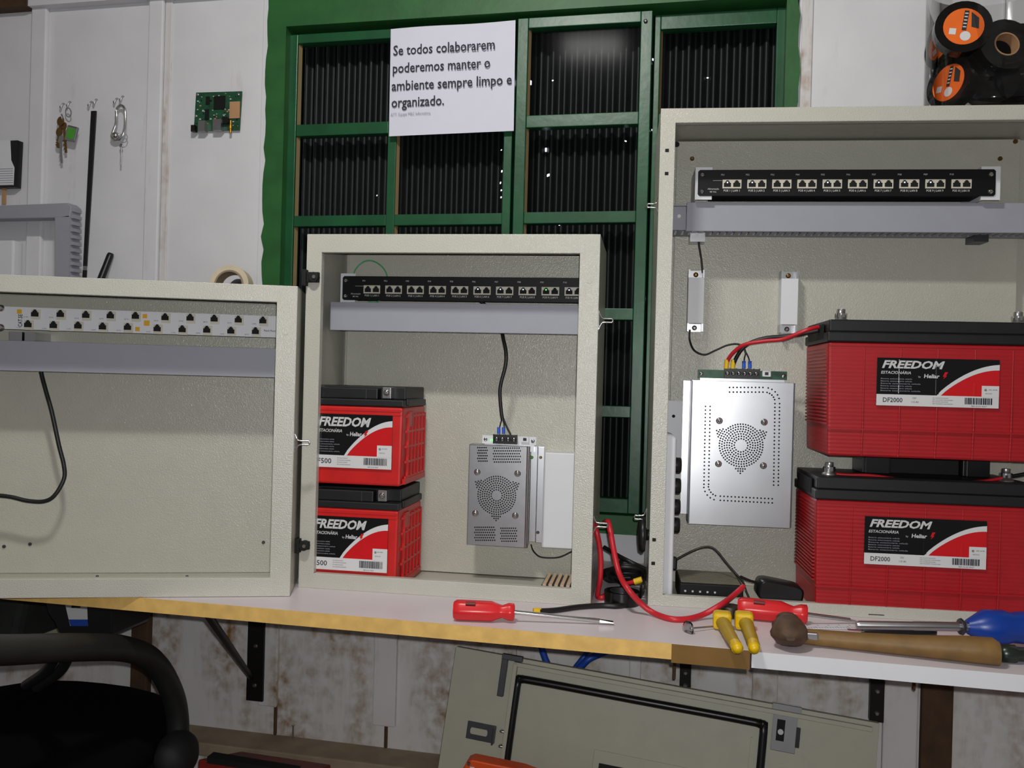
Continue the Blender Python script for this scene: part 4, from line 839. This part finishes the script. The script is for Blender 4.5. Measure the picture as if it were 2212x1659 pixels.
# pliers
t = thing('pliers', 'pliers with worn yellow grips lying on the bench', 'pliers', (B_(1585, 1345, 0).x, B_(1585, 1345, 0).y, 0))
for pts, cl in (([(1556, 1338), (1566, 1352), (1575, 1370), (1588, 1392), (1593, 1400)], (1560, 1340)), ([(1606, 1340), (1614, 1352), (1620, 1370), (1627, 1390), (1629, 1400)], (1607, 1341))):
    P = [B_(px, py, .0125) for px, py in pts]; b = MB(); b.tube(P, [.0105, .010, .0092, .0085, .0075], 12, flat=.9); b.ball(P[-1], .0076, 10); gr = obj('grip', b, YELD, t)
    c = B_(*cl, .0135); b = MB(); b.box(c.x-.0135, c.x+.0135, c.y-.012, c.y+.014, .0015, .0265); obj('grip_guard', b, YELH, gr, bevel=.005)
    b = MB(); b.ball(P[-1]+Vector((0, -.001, .0005)), .0074, 10); b.tube([P[-2], P[-1]], .0082, 12, smooth=0); obj('grip_end', b, YELH, gr)
b = MB(); c = B_(1583, 1322, .012); b.lathe((c.x-.004, c.y+.016, .002), (0, 0, 1), [(.017, 0), (.018, .006), (.016, .016)], 18); b.hexa([(c.x-.018, c.y+.016, .004), (c.x+.010, c.y+.016, .004), (c.x+.002, c.y+.055, .004), (c.x-.010, c.y+.055, .004), (c.x-.018, c.y+.016, .016), (c.x+.010, c.y+.016, .016), (c.x+.002, c.y+.055, .012), (c.x-.010, c.y+.055, .012)])
for dx in (-.020, .012): b.hexa([(c.x+dx-.004, c.y-.012, .004), (c.x+dx+.008, c.y-.012, .004), (c.x+.004, c.y+.018, .004), (c.x-.012, c.y+.018, .004), (c.x+dx-.004, c.y-.012, .014), (c.x+dx+.008, c.y-.012, .014), (c.x+.004, c.y+.018, .015), (c.x-.012, c.y+.018, .015)])
obj('jaws', b, mat('dark_tool_steel', '4a443c', .45, .7, var=.2), t, bevel=.001)
# hammer
a = B_(1722, 1371, .013); e = B_(2158, 1408, .019); v = (e-a).normalized(); t = thing('hammer', 'old hammer with worn wooden handle and rusty head', 'hammer', (a.x, a.y, 0))
b = MB(); up = Vector((0, 0, 1)); s2 = v.cross(up).normalized(); L_ = (e-a).length; rs = []
for h, q in ((0, .0105), (.05, .0108), (.3, .0118), (.6, .0142), (.85, .0172), (.97, .0178), (1, .0155)): c = a+v*(L_*h); c.z = q+.001; rs.append([c+s2*(q*1.12*math.cos(2*math.pi*j/20))+up*(q*math.sin(2*math.pi*j/20)) for j in range(20)])
b.rings(rs, 0); obj('handle', b, HANDLE, t)
h0 = B_(1700, 1338, .024); h1 = B_(1708, 1398, .012); hd = (h1-h0); hd.z = 0; hd.normalize(); hx_ = Vector((hd.y, -hd.x, 0)); c = (h0+h1)*.5; c.z = .0215
b = MB(); rs = []
for h, q, sx in ((-.046, .0130, 1.05), (-.042, .0155, 1.1), (-.026, .0155, 1.05), (-.020, .014, 1.0), (-.008, .0190, 1.2), (.014, .0190, 1.3), (.024, .016, 1.45), (.036, .0085, 1.7), (.043, .0030, 1.9)):
    rs.append([c+hd*h+hx_*(q*sx*(1+.05*math.sin(j*2.3+h*90))*math.copysign(abs(math.cos(2*math.pi*j/20))**.8, math.cos(2*math.pi*j/20)))+up*(min(q, .0205)*math.sin(2*math.pi*j/20)) for j in range(20)])
b.rings(rs, 0); obj('head', b, RUST, t)
b = MB(); q = a+v*.018; b.box(q.x-.008, q.x+.008, q.y-.017, q.y-.010, .012, .022); plabel(obj('ferrule', b, STEEL, t, bevel=.002), 'bright worn metal patch at the neck')
# nail with clear head, steel rule, knife, blue handled tool
a = B_(1486, 1358, .006); e = B_(1545, 1353, .004); t = thing('clear_headed_pin', 'long pin with round clear head lying left of the pliers', 'pin', (a.x, a.y, 0))
b = MB(); v = (e-a).normalized(); b.lathe(a-v*.003, v, [(.005, 0), (.0112, .002), (.0112, .005), (.004, .008)], 18); obj('head', b, CLEARP, t); b = MB(); b.cyl(a+v*.004, e, .0014, 8); obj('shank', b, STEEL, t)
P = [B_(1716, 1358, .0015), B_(1856, 1357, .0015)]; t = thing('ruler', 'white graduated rule lying behind the hammer handle', 'ruler', (P[0].x, P[0].y, 0))
v = (P[1]-P[0]); v.z = 0; L_ = v.length; v.normalize(); nrm = Vector((-v.y, v.x, 0)); q0 = Vector((P[0].x, P[0].y, .0006)); W_ = .022
b = MB(); b.hexa([q0, q0+v*L_, q0+v*L_+nrm*W_, q0+nrm*W_, q0+up*.0012, q0+v*L_+up*.0012, q0+v*L_+nrm*W_+up*.0012, q0+nrm*W_+up*.0012]); rl = obj('blade', b, WHITE, t)
b = MB()
for i in range(24): p = q0+v*(L_*(i+.5)/24)+up*.0013; ln = .009 if i % 4 == 0 else .005; b.poly([p, p+v*.0009, p+v*.0009+nrm*ln, p+nrm*ln])
for i in range(6): p = q0+v*(L_*(i+.5)/6)+nrm*.014+up*.0013; b.text(str(i+1), .006, lambda x, y, p=p: p+v*x+nrm*y)
obj('graduations', b, INK, rl)
a = B_(1862, 1361, .007); e = B_(2020, 1364, .007); t = thing('utility_knife', 'slim black utility knife lying behind the hammer handle', 'knife', (a.x, a.y, 0))
b = MB(); v = (e-a).normalized(); s2 = v.cross(up).normalized(); L_ = (e-a).length; rs = []
for h, wv in ((0, .004), (.06, .0065), (.4, .0085), (.8, .0105), (.95, .0105), (1, .006)): c = a+v*L_*h; c.z = .0068; rs.append([c+s2*(wv*math.cos(2*math.pi*j/14))+up*(.006*math.sin(2*math.pi*j/14)) for j in range(14)])
b.rings(rs, 0); kb = obj('handle', b, BLACK, t); b = MB(); b.box(a.x-.02, a.x+.004, a.y-.004, a.y+.004, .0055, .0066); obj('blade', b, STEEL, t)
a = B_(1850, 1350, .024); e = B_(2095, 1354, .0275); t = thing('soldering_tool', 'long grey tool with blue handle at the right end of bench', 'tool', (e.x, e.y, 0))
v = (e-a).normalized(); b = MB(); b.lathe(a, v, [(.0045, 0), (.0062, .004), (.0062, (e-a).length*.5), (.0066, (e-a).length*.51), (.0066, (e-a).length)], 16); obj('shaft', b, STEEL, t)
c = a.lerp(e, .91); b = MB(); b.lathe(c, v, [(.011, 0), (.012, .003), (.009, .006)], 16); obj('collar', b, DKSTEEL, t)
b = MB(); b.lathe(e-v*.004, v, [(.010, 0), (.016, .010), (.0245, .024), (.0245, .05), (.021, .06), (.0225, .075), (.0235, .13), (.018, .145)], 24); obj('handle', b, BLUEH, t)
a = B_(2172, 1412, .012); t = thing('dark_tool_end', 'dark metal tool end past the hammer handle at right edge', 'tool', (a.x+.02, a.y, 0))
b = MB(); b.lathe(a+Vector((-.008, 0, 0)), (1, .1, 0), [(.008, 0), (.0125, .004), (.0125, .02), (.010, .022), (.010, .06)], 8); obj('body', b, mat('dark_green_metal', '39423a', .3, .6, var=.3), t)
P = FRt.at(1893, 1328, 0); b = MB(); b.box(P.x-.012, P.x+.012, -.0004, .0010, P.z-.0006, P.z+.0006); plabel(obj('slot', b, HOLE, cabR), 'thin dark slit in the lower frame')
# insulating tape roll, cables between the cabinets
c = B_(1343, 1290, .011); t = thing('black_tape_roll', 'black insulating tape roll lying between the middle and right cabinets', 'tape roll', (c.x, c.y, 0))
b = MB(); b.ring((c.x, c.y, .0008), (0, 0, 1), .0285, .019, .021, 36); obj('tape', b, mat('black_tape', '0c0c0d', .25), t); b = MB(); b.ring((c.x, c.y, .0006), (0, 0, 1), .0189, .0172, .022, 36); obj('core', b, DKSTEEL, t)
G = lambda px, py, y: WF.at(px, py, y)
t = thing('red_cable', 'long red cable curving from the middle cabinet along the bench', 'cable', B_(1450, 1338, 0))
b = MB(); b.tube([G(1306, 1128, 1.50), G(1314, 1128, 1.46), G(1319, 1150, 1.44), G(1327, 1195, 1.43), G(1338, 1240, 1.41), G(1356, 1272, 1.38), B_(1385, 1304, .018), B_(1412, 1324, .006), B_(1450, 1337, .0045), B_(1485, 1337, .0045), B_(1520, 1327, .008), B_(1556, 1307, .022), G(1580, 1290, 1.43), G(1606, 1267, 1.455)], .0046, 10); obj('sheath', b, REDW, t)
b = MB(); b.tube([G(1603, 1269, 1.453), G(1607, 1265, 1.456), G(1608, 1275, 1.45)], .0022, 8); plabel(obj('bare_end', b, STEEL, t), 'bare silver wire end')
wire('red_cable', [G(1284, 1130, 1.47), G(1288, 1145, 1.45), G(1295, 1180, 1.45), G(1298, 1215, 1.45), G(1296, 1255, 1.45), B_(1291, 1287, .006), B_(1302, 1290, .005), B_(1312, 1283, .005)], .0046, REDW, 'short red cable hanging down the right side of the middle cabinet')
t = thing('black_cable', 'black cable with yellow terminal lying behind the red screwdriver shaft', 'cable', B_(1250, 1312, 0))
b = MB(); b.tube([B_(1165, 1320, .005), B_(1200, 1318, .0045), B_(1250, 1311, .0045), B_(1300, 1308, .0045), B_(1335, 1309, .0045), B_(1362, 1303, .0045), B_(1382, 1288, .006), G(1389, 1268, 1.44), G(1388, 1250, 1.5)], .0042, 10); obj('sheath', b, RUB, t)
b = MB(); b.cyl(B_(1168, 1319.5, .005), B_(1152, 1320, .005), .0047, 12); plabel(obj('yellow_terminal', b, YEL, t), 'yellow crimp sleeve')
t = thing('cable_bundle', 'tangle of black cables bundled between the middle and right cabinets', 'cables', B_(1350, 1262, 0))
rr = random.Random(5)
for i in range(9):
    cx, cy = 1352+rr.uniform(-8, 8), 1240+rr.uniform(-7, 7); rx, ry = 40+rr.uniform(-8, 6), 11+rr.uniform(-4, 4); yv = 1.52+rr.uniform(-.03, .06); off = rr.uniform(0, 6)
    b = MB(); b.tube([G(cx+rx*math.cos(a+off), cy+ry*math.sin(a+off), yv+.03*math.sin(a+off)) for a in [2*math.pi*k/9*.94 for k in range(10)]], .0036, 7); obj('cable_loop', b, RUB, t)
b = MB(); b.tube([G(1305, 1182, 1.58), G(1335, 1200, 1.56), G(1362, 1214, 1.54), G(1400, 1232, 1.55)], .004, 8); obj('cable_end', b, RUB, t)
b = MB(); b.tube([G(1345, 1208, 1.56), G(1337, 1225, 1.53), G(1340, 1245, 1.50), G(1346, 1270, 1.47)], .004, 8); obj('cable_end', b, RUB, t)
b = MB(); b.tube([G(1345, 1262, 1.47), G(1360, 1259, 1.46), G(1372, 1256, 1.455)], .0036, 8); plabel(obj('red_tail', b, REDW, t), 'short red tail'); b = MB(); b.cyl(G(1370, 1257, 1.455), G(1387, 1252, 1.455), .0052, 12); plabel(obj('yellow_terminal', b, YEL, t), 'yellow crimp terminal')
for i, (x0, x1, z0, z1) in enumerate(((1302, 1352, 1148, 1188), (1356, 1400, 1150, 1200), (1310, 1330, 1195, 1235))):
    A = wz(x0, z0); B = wz(x1, z1)
# ================================================================== JAR OF TAPE ROLLS on the right cabinet
jr = .106; A = FRt.at(2001, 225, .1); jc = (A.x+jr+.002, .102); jz = .8106
t = thing('clear_jar', 'large clear plastic jar of black tape rolls on the right cabinet', 'jar', (jc[0], jc[1], jz), FRt)
b = MB(); b.lathe((jc[0], jc[1], jz), (0, 0, 1), [(jr*.9, 0), (jr*.985, .005), (jr, .02), (jr, .24)], 48, caps=False); b.poly([(jc[0]+jr*.9*math.cos(2*math.pi*j/48), jc[1]+jr*.9*math.sin(2*math.pi*j/48), jz) for j in range(48)]); obj('jar_wall', b, JARM, t)
def roll(c, ax, lbl, label, full=False):
    ax = Vector(ax).normalized(); c = Vector(c); t = thing('tape_roll', label, 'tape roll', c, FRt, 'tape rolls in the clear jar'); h = .020; full = bool(lbl) or full
    b = MB(); b.ring(c-ax*h/2, ax, .0425, .020 if not full else .004, h, 30); obj('tape', b, WRAP, t)
    if lbl:
        u = ax.orthogonal().normalized(); w = ax.cross(u); rz = Matrix.Rotation(lbl, 3, ax); u = rz @ u; w = rz @ w; s_ = h/2+.0006
        b = MB(); b.lathe(c+ax*(s_-.0005), ax, [(.0300, 0), (.0300, .0006)], 30); lb_ = obj('orange_label', b, ORANGE, t)
        f3 = lambda x, y, o=.0008: c+ax*(s_+o-.0004)+u*x*1.12+w*y*1.12
        b = MB(); b.poly([f3(-.018, -.013), f3(-.009, -.013), f3(-.009, -.004), f3(-.018, -.004)], 0); b.poly([f3(.004+.007*math.cos(a), -.014+.007*math.sin(a)) for a in [2*math.pi*i/16 for i in range(16)]], 0)
        b.poly([f3(-.002, .0235), f3(.004, .0235), f3(.004, -.006), f3(-.002, -.006)], 1); b.poly([f3(.007, .022), f3(.018, .014), f3(.020, -.002), f3(.010, .0)], 1)
        for k in range(5): b.poly([f3(-.0012, .020-k*.005, .001), f3(.0032, .020-k*.005, .001), f3(.0032, .0185-k*.005, .001), f3(-.0012, .0185-k*.005, .001)], 0)
        obj('label_print', b, [LWHT, DKSTEEL], lb_)
    elif not full:
        b = MB(); b.ring(c-ax*(h/2+.0005), ax, .0199, .0175, h+.001, 24); obj('core', b, TAN, t)
    return t
J = lambda px, py, d: FRt.at(px, py, d)
roll(J(2078, 64, .030), (-.12, -1, .10), 2.2, 'tape roll with large orange round label facing front, topmost in the jar')
roll(J(2058, 182, .062), (-.85, -.5, .1), .6, 'tape roll with tilted orange label at the bottom left of jar')
roll(J(2042, 92, .092), (-1, -.25, .1), 1.2, 'tape roll with its orange label turned to the left wall of jar')
roll(J(2168, 102, .045), (.1, -1, .15), 0, 'tape roll with grey open core at the right of the jar')
roll(J(2138, 176, .052), (-.1, -1, .15), 0, 'black wrapped tape roll at the bottom middle of the jar', True)
roll(J(2190, 188, .060), (.35, -.9, .2), 0, 'black wrapped tape roll at the bottom right of the jar', True)
for px, py, d, lb in ((2125, 110, .085, 'dark tape roll behind the orange labelled one, upper middle of the jar'), (2070, 150, .100, 'dark tape roll half hidden behind the bottom left labelled roll'), (2160, 185, .100, 'dark tape roll half hidden behind the two bottom right rolls'), (2205, 110, .100, 'dark tape roll half hidden behind the open cored roll')):
    roll(J(px, py, d), (.1, -1, .08), 0, lb, True)
# ================================================================== UNDER THE BENCH
def bracket(label, px0, px1, py, pyb, diag):
    A = wz(px0, py, 1.785); B = wz(px1, pyb, 1.785); t = thing('shelf_bracket', label, 'bracket', ((A.x+B.x)/2, YW-.002, B.z), WF, 'black brackets under the bench')
    b = MB(); b.box(A.x, B.x, 1.780, YW-.0025, B.z, -BT-.0005); v_ = obj('upright', b, DKB, t, bevel=.001)
    xc = (A.x+B.x)/2; b = MB(); b.box(A.x, B.x, 1.36, 1.780, -BT-.005, -BT-.0005); obj('arm', b, DKB, t)
    if diag: D = WF.on(diag[0], diag[1], -.03); b = MB(); b.tube([(xc-.01, 1.782, wz(px0, diag[2], 1.785).z), (D.x, D.y, -.028)], .0065, 8, smooth=0); obj('brace', b, DKB, t)
    for zz in (.3, .8): b = MB(); b.lathe((xc, 1.780, A.z+(B.z-A.z)*zz), (0, -1, 0), [(.005, 0), (.003, .0025)], 10); obj('screw', b, STEEL, v_)
DKB = mat('black_bracket_iron', '14120f', .5, .3)
bracket('black iron bracket with diagonal brace under the left bench board', 538, 569, 1342, 1515, (448, 1329, 1462))
bracket('black iron bracket under the brown tape at the board joint', 1469, 1492, 1435, 1492, None)
bracket('black iron bracket under the white edged bench board', 1880, 1908, 1462, 1560, None)
for px, py0, py1, lb in ((1457, 1428, 1466, 'small brown wooden peg beside the bracket under the taped edge'), (1974, 1466, 1490, 'small dark peg under the right bench board beside brown post')):
    A = WF.at(px-6, py0, 1.6); B = WF.at(px+5, py1, 1.6); b = MB(); b.hexa([(A.x+.003, 1.595, B.z), (B.x-.002, 1.595, B.z), (B.x-.002, 1.605, B.z), (A.x+.003, 1.605, B.z), (A.x, 1.595, -BT), (B.x, 1.595, -BT), (B.x, 1.605, -BT), (A.x, 1.605, -BT)]); single('peg', b, WOODB, lb, 'peg')
for px, py in ((633, 1588), (736, 1586)):
    P = WF.on(px, py+6, -.436); b = MB(); k = .012 if px > 700 else 0; b.cyl((P.x, P.y, -.4365), (P.x+k, P.y, -.408), .0024, 8); b.lathe((P.x+k, P.y, -.409), (0, 0, 1), [(.0042, 0), (.0042, .0014)], 10); single('nail', b, CHROME, 'upright nail on the timber ledge, ' + ('left of the two' if px < 700 else 'bent, right of the two'), 'nail', WF, 'nails on the timber ledge')
wire('blue_cable', [G(1168, 1395, 1.74), G(1174, 1412, 1.74), G(1182, 1432, 1.74), G(1200, 1460, 1.74), G(1230, 1462, 1.74), G(1255, 1440, 1.74), G(1275, 1422, 1.74), G(1310, 1408, 1.76)], .0068, BLUEC, 'blue network cable looping down behind the leaning grey door')
wire('blue_cable', [G(1240, 1446, 1.75), G(1262, 1418, 1.75), G(1272, 1404, 1.77)], .0055, BLUEC, 'shorter blue cable end beside the blue cable loop')
# leaning cabinet door
dn_ = Vector((0, -math.cos(R(10)), math.sin(R(10)))); dO = Vector((0, 1.66, -.25))
def DP(px, py, o=0):       # point on the leaning door plane, o in front of it
    v = CR*((px-IW/2)/FP)+CD*((py-IH/2)/FP)+_F; c0 = CAM-Vector((0, 0, BZ)); k = (dO-c0).dot(dn_)/v.dot(dn_); return c0+v*k+dn_*o
TL, TR, LL = DP(985, 1397), DP(1900, 1563), DP(935, 1652); dx = (TR-TL).normalized(); dz = dn_.cross(dx).normalized()
if dz.z < 0: dz = -dz
t = thing('cabinet_door', 'large grey cabinet door with black gasket leaning under the bench', 'door', (TL+TR)*.5 - dz*.5)
DW = (TR-TL).length
def dc(P): w = P-TL; return w.dot(dx), w.dot(dz)
def dbox(b, x0, x1, z0, z1, o0, o1, m=0): return b.hexa([TL+dx*x+dz*z+dn_*o for z in (z0, z1) for x, o in ((x0, o0), (x1, o0), (x1, o1), (x0, o1))], m)
DH = -(TL.z+.796-DW*abs(dx.z))/dz.z
b = MB(); dbox(b, 0, DW, DH, 0, -.0015, 0); dbox(b, 0, DW, -.0015, 0, -.018, -.0015); dbox(b, 0, .0015, DH, 0, -.018, -.0015); dbox(b, DW-.0015, DW, DH, 0, -.018, -.0015); obj('panel', b, DOORP, t, bevel=.001)
x0, z0 = dc(DP(1118, 1432)); x1, z1 = dc(DP(1100, 1600)); b = MB(); dbox(b, x0-.006, x0+.002, DH, z0, 0, .012); dbox(b, x0-.006, DW-.012, z0-.006, z0+.002, 0, .010); obj('stiffener', b, DOORP, t, bevel=.001)
x0, z0 = dc(DP(1088, 1410)); x1, z1 = dc(DP(1130, 1430)); b = MB(); dbox(b, x0, x1, z1, z0, 0, .012); _, z2 = dc(DP(1082, 1503)); dbox(b, x0, x0+.012, z2, z0, 0, .010); plabel(obj('corner_hinge', b, DKSTEEL, t, bevel=.001), 'dark grey corner hinge strip')
gp = [DP(*p, .004) for p in ((1080, 1740), (1094, 1645), (1117, 1490))]; ga = [dc(p) for p in gp]
gx0 = dc(DP(1118, 1480))[0]; gz = dc(DP(1140, 1468))[1]; gx1 = dc(DP(1648, 1590))[0]; c = .016
pts = [(gx0, DH+.03), (gx0, gz-c), (gx0+c*.3, gz-c*.3), (gx0+c, gz), (gx1-c, gz), (gx1-c*.3, gz-c*.3), (gx1, gz-c), (gx1, DH+.03)]
P = [TL+dx*x+dz*z+dn_*.004 for x, z in pts]; P = [P[0], P[0].lerp(P[1], .5)] + P[1:4] + [P[3].lerp(P[4], .5)] + P[4:7] + [P[6].lerp(P[7], .5), P[7]]
b = MB(); b.tube(P, .0075, 10, smooth=4); plabel(obj('gasket', b, mat('black_gasket_rubber', '0d0d0d', .35), t), 'black rubber gasket')
def latch():
    x, z = dc(DP(1012, 1556)); x1, z1 = dc(DP(1068, 1606)); b = MB(); dbox(b, x, x1, z1, z, 0, .004); dbox(b, x1-.003, x1, z1, z, .004, .02); l_ = obj('latch_plate', b, DKSTEEL, t, bevel=.001)
    xm, zm = (x+x1)/2-.004, (z+z1)/2; b = MB(); k = .006; b.prism([(xm-.017, zm-.003), (xm-.015, zm-.006), (xm+.015, zm-.006), (xm+.017, zm-.003), (xm+.017, zm+.003), (xm+.015, zm+.006), (xm-.015, zm+.006), (xm-.017, zm+.003)], lambda a, c_, w: TL+dx*a+dz*c_+dn_*w, .004, .0048); plabel(obj('slot', b, DOORP, l_), 'oval slot showing the grey panel')
    for px, py in ((1085, 1577), (1082, 1609)): P = DP(px, py); b = MB(); b.tube([P, P+dn_*.012, P+dn_*.012+dx*.006], .0025, 8); obj('latch_pin', b, STEEL, l_)
latch()
x, z = dc(DP(1672, 1524)); x1, z1 = dc(DP(1716, 1628)); b = MB(); dbox(b, x, x1, z1, z, .004, .006); dbox(b, x-.004, x1+.004, z-.004, z+.008, .001, .018); cb = obj('chrome_bracket', b, CHROME, t, bevel=.001); plabel(cb, 'bright chrome catch bracket')
xm = x+(x1-x)*.32; b = MB(); dbox(b, xm-.006, xm+.008, z1+.018, z1+.055, .006, .0066); obj('bracket_slot', b, HOLE, cb); b = MB(); b.lathe(TL+dx*(xm+.001)+dz*(z1+.034)+dn_*.006, dn_, [(.006, 0), (.005, .003)], 14); obj('bracket_bolt', b, STEEL, cb)
b = MB(); dbox(b, x1-.001, x1+.006, z1+.012, z1+.046, 0, .008); obj('rubber_block', b, BLACK, cb)
x, z = dc(DP(1284, 1618)); x1, _ = dc(DP(1632, 1618)); b = MB(); dbox(b, x, x1-.01, DH+.06, z, 0, .003); ip = obj('inner_pocket', b, DOORP, t, bevel=.001); b = MB(); dbox(b, x+.012, x1-.022, DH+.08, z-.022, .003, .0042); obj('pocket_opening', b, BLACKM, ip)
xq, zq = dc(DP(1624, 1592)); b = MB(); dbox(b, xq-.0015, xq+.0015, DH+.06, zq, 0, .004); obj('rib', b, DOORP, t)
# orange plastic piece at the bottom edge
O = lambda px, py: WF.at(px, py, 1.50)
A, B, D_ = O(1006, 1640), O(1022, 1636), O(1130, 1658); b = MB()
b.prism([(A.x-.004, FZ), (A.x-.002, A.z-.012), (A.x+.004, A.z), (B.x, B.z), (D_.x, D_.z), (D_.x+.12, D_.z-.03), (D_.x+.12, FZ)], fn, 1.49, 1.52); t = thing('orange_case', 'orange plastic case standing before the leaning door at bottom edge', 'case', (A.x+.06, 1.505, FZ)); oc = obj('body', b, ORP, t, bevel=.003)
b = MB(); P = O(1016, 1645); b.lathe((P.x, 1.49, P.z), (0, -1, 0), [(.0042, 0), (.003, .002)], 12); obj('rivet', b, CHROME, oc); b = MB(); P = O(1022, 1655); b.box(P.x-.003, P.x+.005, 1.4892, 1.4905, P.z-.012, P.z+.003); obj('slot', b, WHITE, oc)
A = WF.at(428, 1640, 1.5); B = WF.at(640, 1672, 1.5); b = MB(); b.hexa([(A.x, 1.5, FZ), (B.x, 1.5, FZ), (B.x, 1.66, FZ), (A.x, 1.66, FZ), (A.x, 1.5, A.z), (B.x, 1.5, B.z), (B.x, 1.66, B.z-.05), (A.x, 1.66, A.z-.05)])
t = thing('red_crate', 'dark red and black crate low behind the office chair', 'crate', ((A.x+B.x)/2, 1.58, FZ)); obj('body', b, mat('dull_red_crate', '7a1a12', .6, var=.5, vs=20), t, bevel=.003)
b = MB(); b.hexa([(A.x+.02, 1.497, A.z-.004), (B.x, 1.497, B.z-.004), (B.x, 1.50, B.z-.004), (A.x+.02, 1.50, A.z-.004), (A.x+.02, 1.497, A.z+.008), (B.x, 1.497, B.z+.006), (B.x, 1.52, B.z+.006), (A.x+.02, 1.52, A.z+.008)]); obj('black_rim', b, BLACKM, t)
# black device with sticker hung under the bench, dark bag at the left edge
Ec = 1.50; E_ = lambda px, py, y=Ec: WF.at(px, py, y)
t = thing('equipment_case', 'black device with white and blue sticker hung under the bench', 'device', (E_(170, 1300).x, Ec+.06, E_(170, 1368).z))
zb = E_(170, 1372).z; b = MB(); b.prism([(E_(60, 1300).x, -BT-.0005), (E_(80, 1300).x, -.030), (E_(104, 1325).x, E_(104, 1325).z), (E_(118, 1345).x, E_(118, 1345).z), (E_(128, 1372).x, zb), (E_(236, 1372).x, zb), (E_(242, 1364).x, zb+.008), (E_(242, 1290).x, -BT-.0005)], fn, Ec, Ec+.12); bc = obj('housing', b, BLACK, t, bevel=.002)
A, B = E_(139, 1290), E_(188, 1340); b = MB(); q = [E_(139, 1296), E_(188, 1296), E_(190, 1352), E_(152, 1352)]; b.prism([(p.x, p.z) for p in q], fn, Ec-.0006, Ec-.0001, 0); q = [E_(149, 1338), E_(190, 1338), E_(190, 1352), E_(153, 1352)]; b.prism([(p.x, p.z) for p in q], fn, Ec-.0009, Ec-.0005, 1); q = [E_(155, 1300), E_(174, 1300), E_(174, 1313), E_(155, 1313)]; b.prism([(p.x, p.z) for p in q], fn, Ec-.0009, Ec-.0005, 2)
obj('sticker', b, [LWHT, BLUEC, LBLK], bc)
wire('black_cable', [E_(74, 1290, 1.62), E_(73, 1325, 1.62), E_(68, 1355, 1.62), E_(60, 1385, 1.62), E_(50, 1420, 1.62)], .004, RUB, 'black cord hanging down beside the black device at the left edge')
A = E_(60, 1292, 1.70); B = E_(68, 1370, 1.70); b = MB(); b.box(A.x, A.x+.014, 1.70, YW-.003, B.z-.02, -BT-.001); single('pale_slat', b, mat('pale_slat_paint', 'b9b79d', .7), 'narrow pale wooden slat beside the hanging black cord', 'slat')
A = E_(-60, 1292, 1.55); B = E_(60, 1400, 1.55); b = MB(); b.hexa([(A.x, 1.55, B.z), (B.x-.03, 1.55, B.z), (B.x-.03, 1.72, B.z), (A.x, 1.72, B.z), (A.x, 1.56, -BT-.001), (B.x, 1.56, -BT-.001), (B.x, 1.70, -BT-.001), (A.x, 1.70, -BT-.001)]); single('dark_bag', b, mat('dark_green_bag', '1c211c', .8, var=.3), 'dark bag hanging under the bench at the left edge', 'bag', bevel=.015)
# ================================================================== OFFICE CHAIR
cx, cy, sz = -1.165, 1.26, -.272
t = thing('office_chair', 'black office chair with looped armrest pushed under the bench', 'chair', (cx, cy, FZ))
def sup(rx, ry, z, k=.75): return [Vector((cx+rx*math.copysign(abs(math.cos(a))**k, math.cos(a)), cy+ry*math.copysign(abs(math.sin(a))**k, math.sin(a)), z)) for a in [2*math.pi*i/40 for i in range(40)]]
b = MB(); b.rings([sup(.21, .28, sz-.075), sup(.245, .325, sz-.06), sup(.262, .342, sz-.035), sup(.258, .338, sz-.015), sup(.235, .315, sz-.003), sup(.18, .25, sz+.003), sup(.08, .12, sz+.004)], 0); obj('seat', b, FABRIC, t)
b = MB(); b.rings([sup(.20, .27, sz-.105), sup(.245, .32, sz-.095), sup(.25, .325, sz-.076)], 0); obj('seat_pan', b, CHAIRM, t)
x = -.885
x = -.898; P = [(x+.0, 1.42, sz-.06), (x-.004, 1.425, sz+.01), (x-.006, 1.405, -.205), (x-.008, 1.355, -.140), (x-.012, 1.285, -.098), (x-.020, 1.19, -.068), (x-.03, 1.08, -.040), (x-.03, .98, -.016), (x-.025, .90, -.020), (x-.01, .85, -.085), (x+.01, .87, -.17), (x+.02, .93, sz-.01), (x+.02, .99, sz-.06)]
b = MB(); b.tube(P, .0195, 14, flat=1.15, smooth=6); obj('armrest', b, CHAIRM, t)
Q = [E_(158, 1398, 1.19), E_(150, 1418, 1.20), E_(140, 1440, 1.21), E_(122, 1458, 1.22), E_(95, 1474, 1.24), E_(70, 1490, 1.26)]
Q = [WF.at(p, q_, 1.15+.03*i) for i, (p, q_) in enumerate(((150, 1400), (146, 1420), (138, 1438), (124, 1455), (104, 1470), (80, 1485)))]
b = MB(); b.tube(Q, .0085, 10); obj('arm_stay', b, CHAIRM, t); b = MB(); b.tube([q_+Vector((-.022, 0, .002)) for q_ in Q], .0085, 10); obj('arm_stay', b, CHAIRM, t)
b = MB(); b.ball((x+.012, 1.40, sz-.045), .035, 14, sc=(1, 1.3, 1.2)); obj('arm_mount', b, BLACKM, t)
b = MB(); b.cyl((cx, cy, FZ+.10), (cx, cy, sz-.095), .028, 20); obj('column', b, BLACK, t)
for k in range(5):
    a = 2*math.pi*k/5+.3; e = Vector((cx+.29*math.cos(a), cy+.29*math.sin(a), FZ+.065)); b = MB(); b.tube([(cx, cy, FZ+.11), e], .02, 10, smooth=0); lg = obj('leg', b, BLACK, t)
    b = MB(); b.cyl(e+Vector((-.012, 0, -.038)), e+Vector((.012, 0, -.038)), .026, 16); obj('castor', b, BLACK, lg)
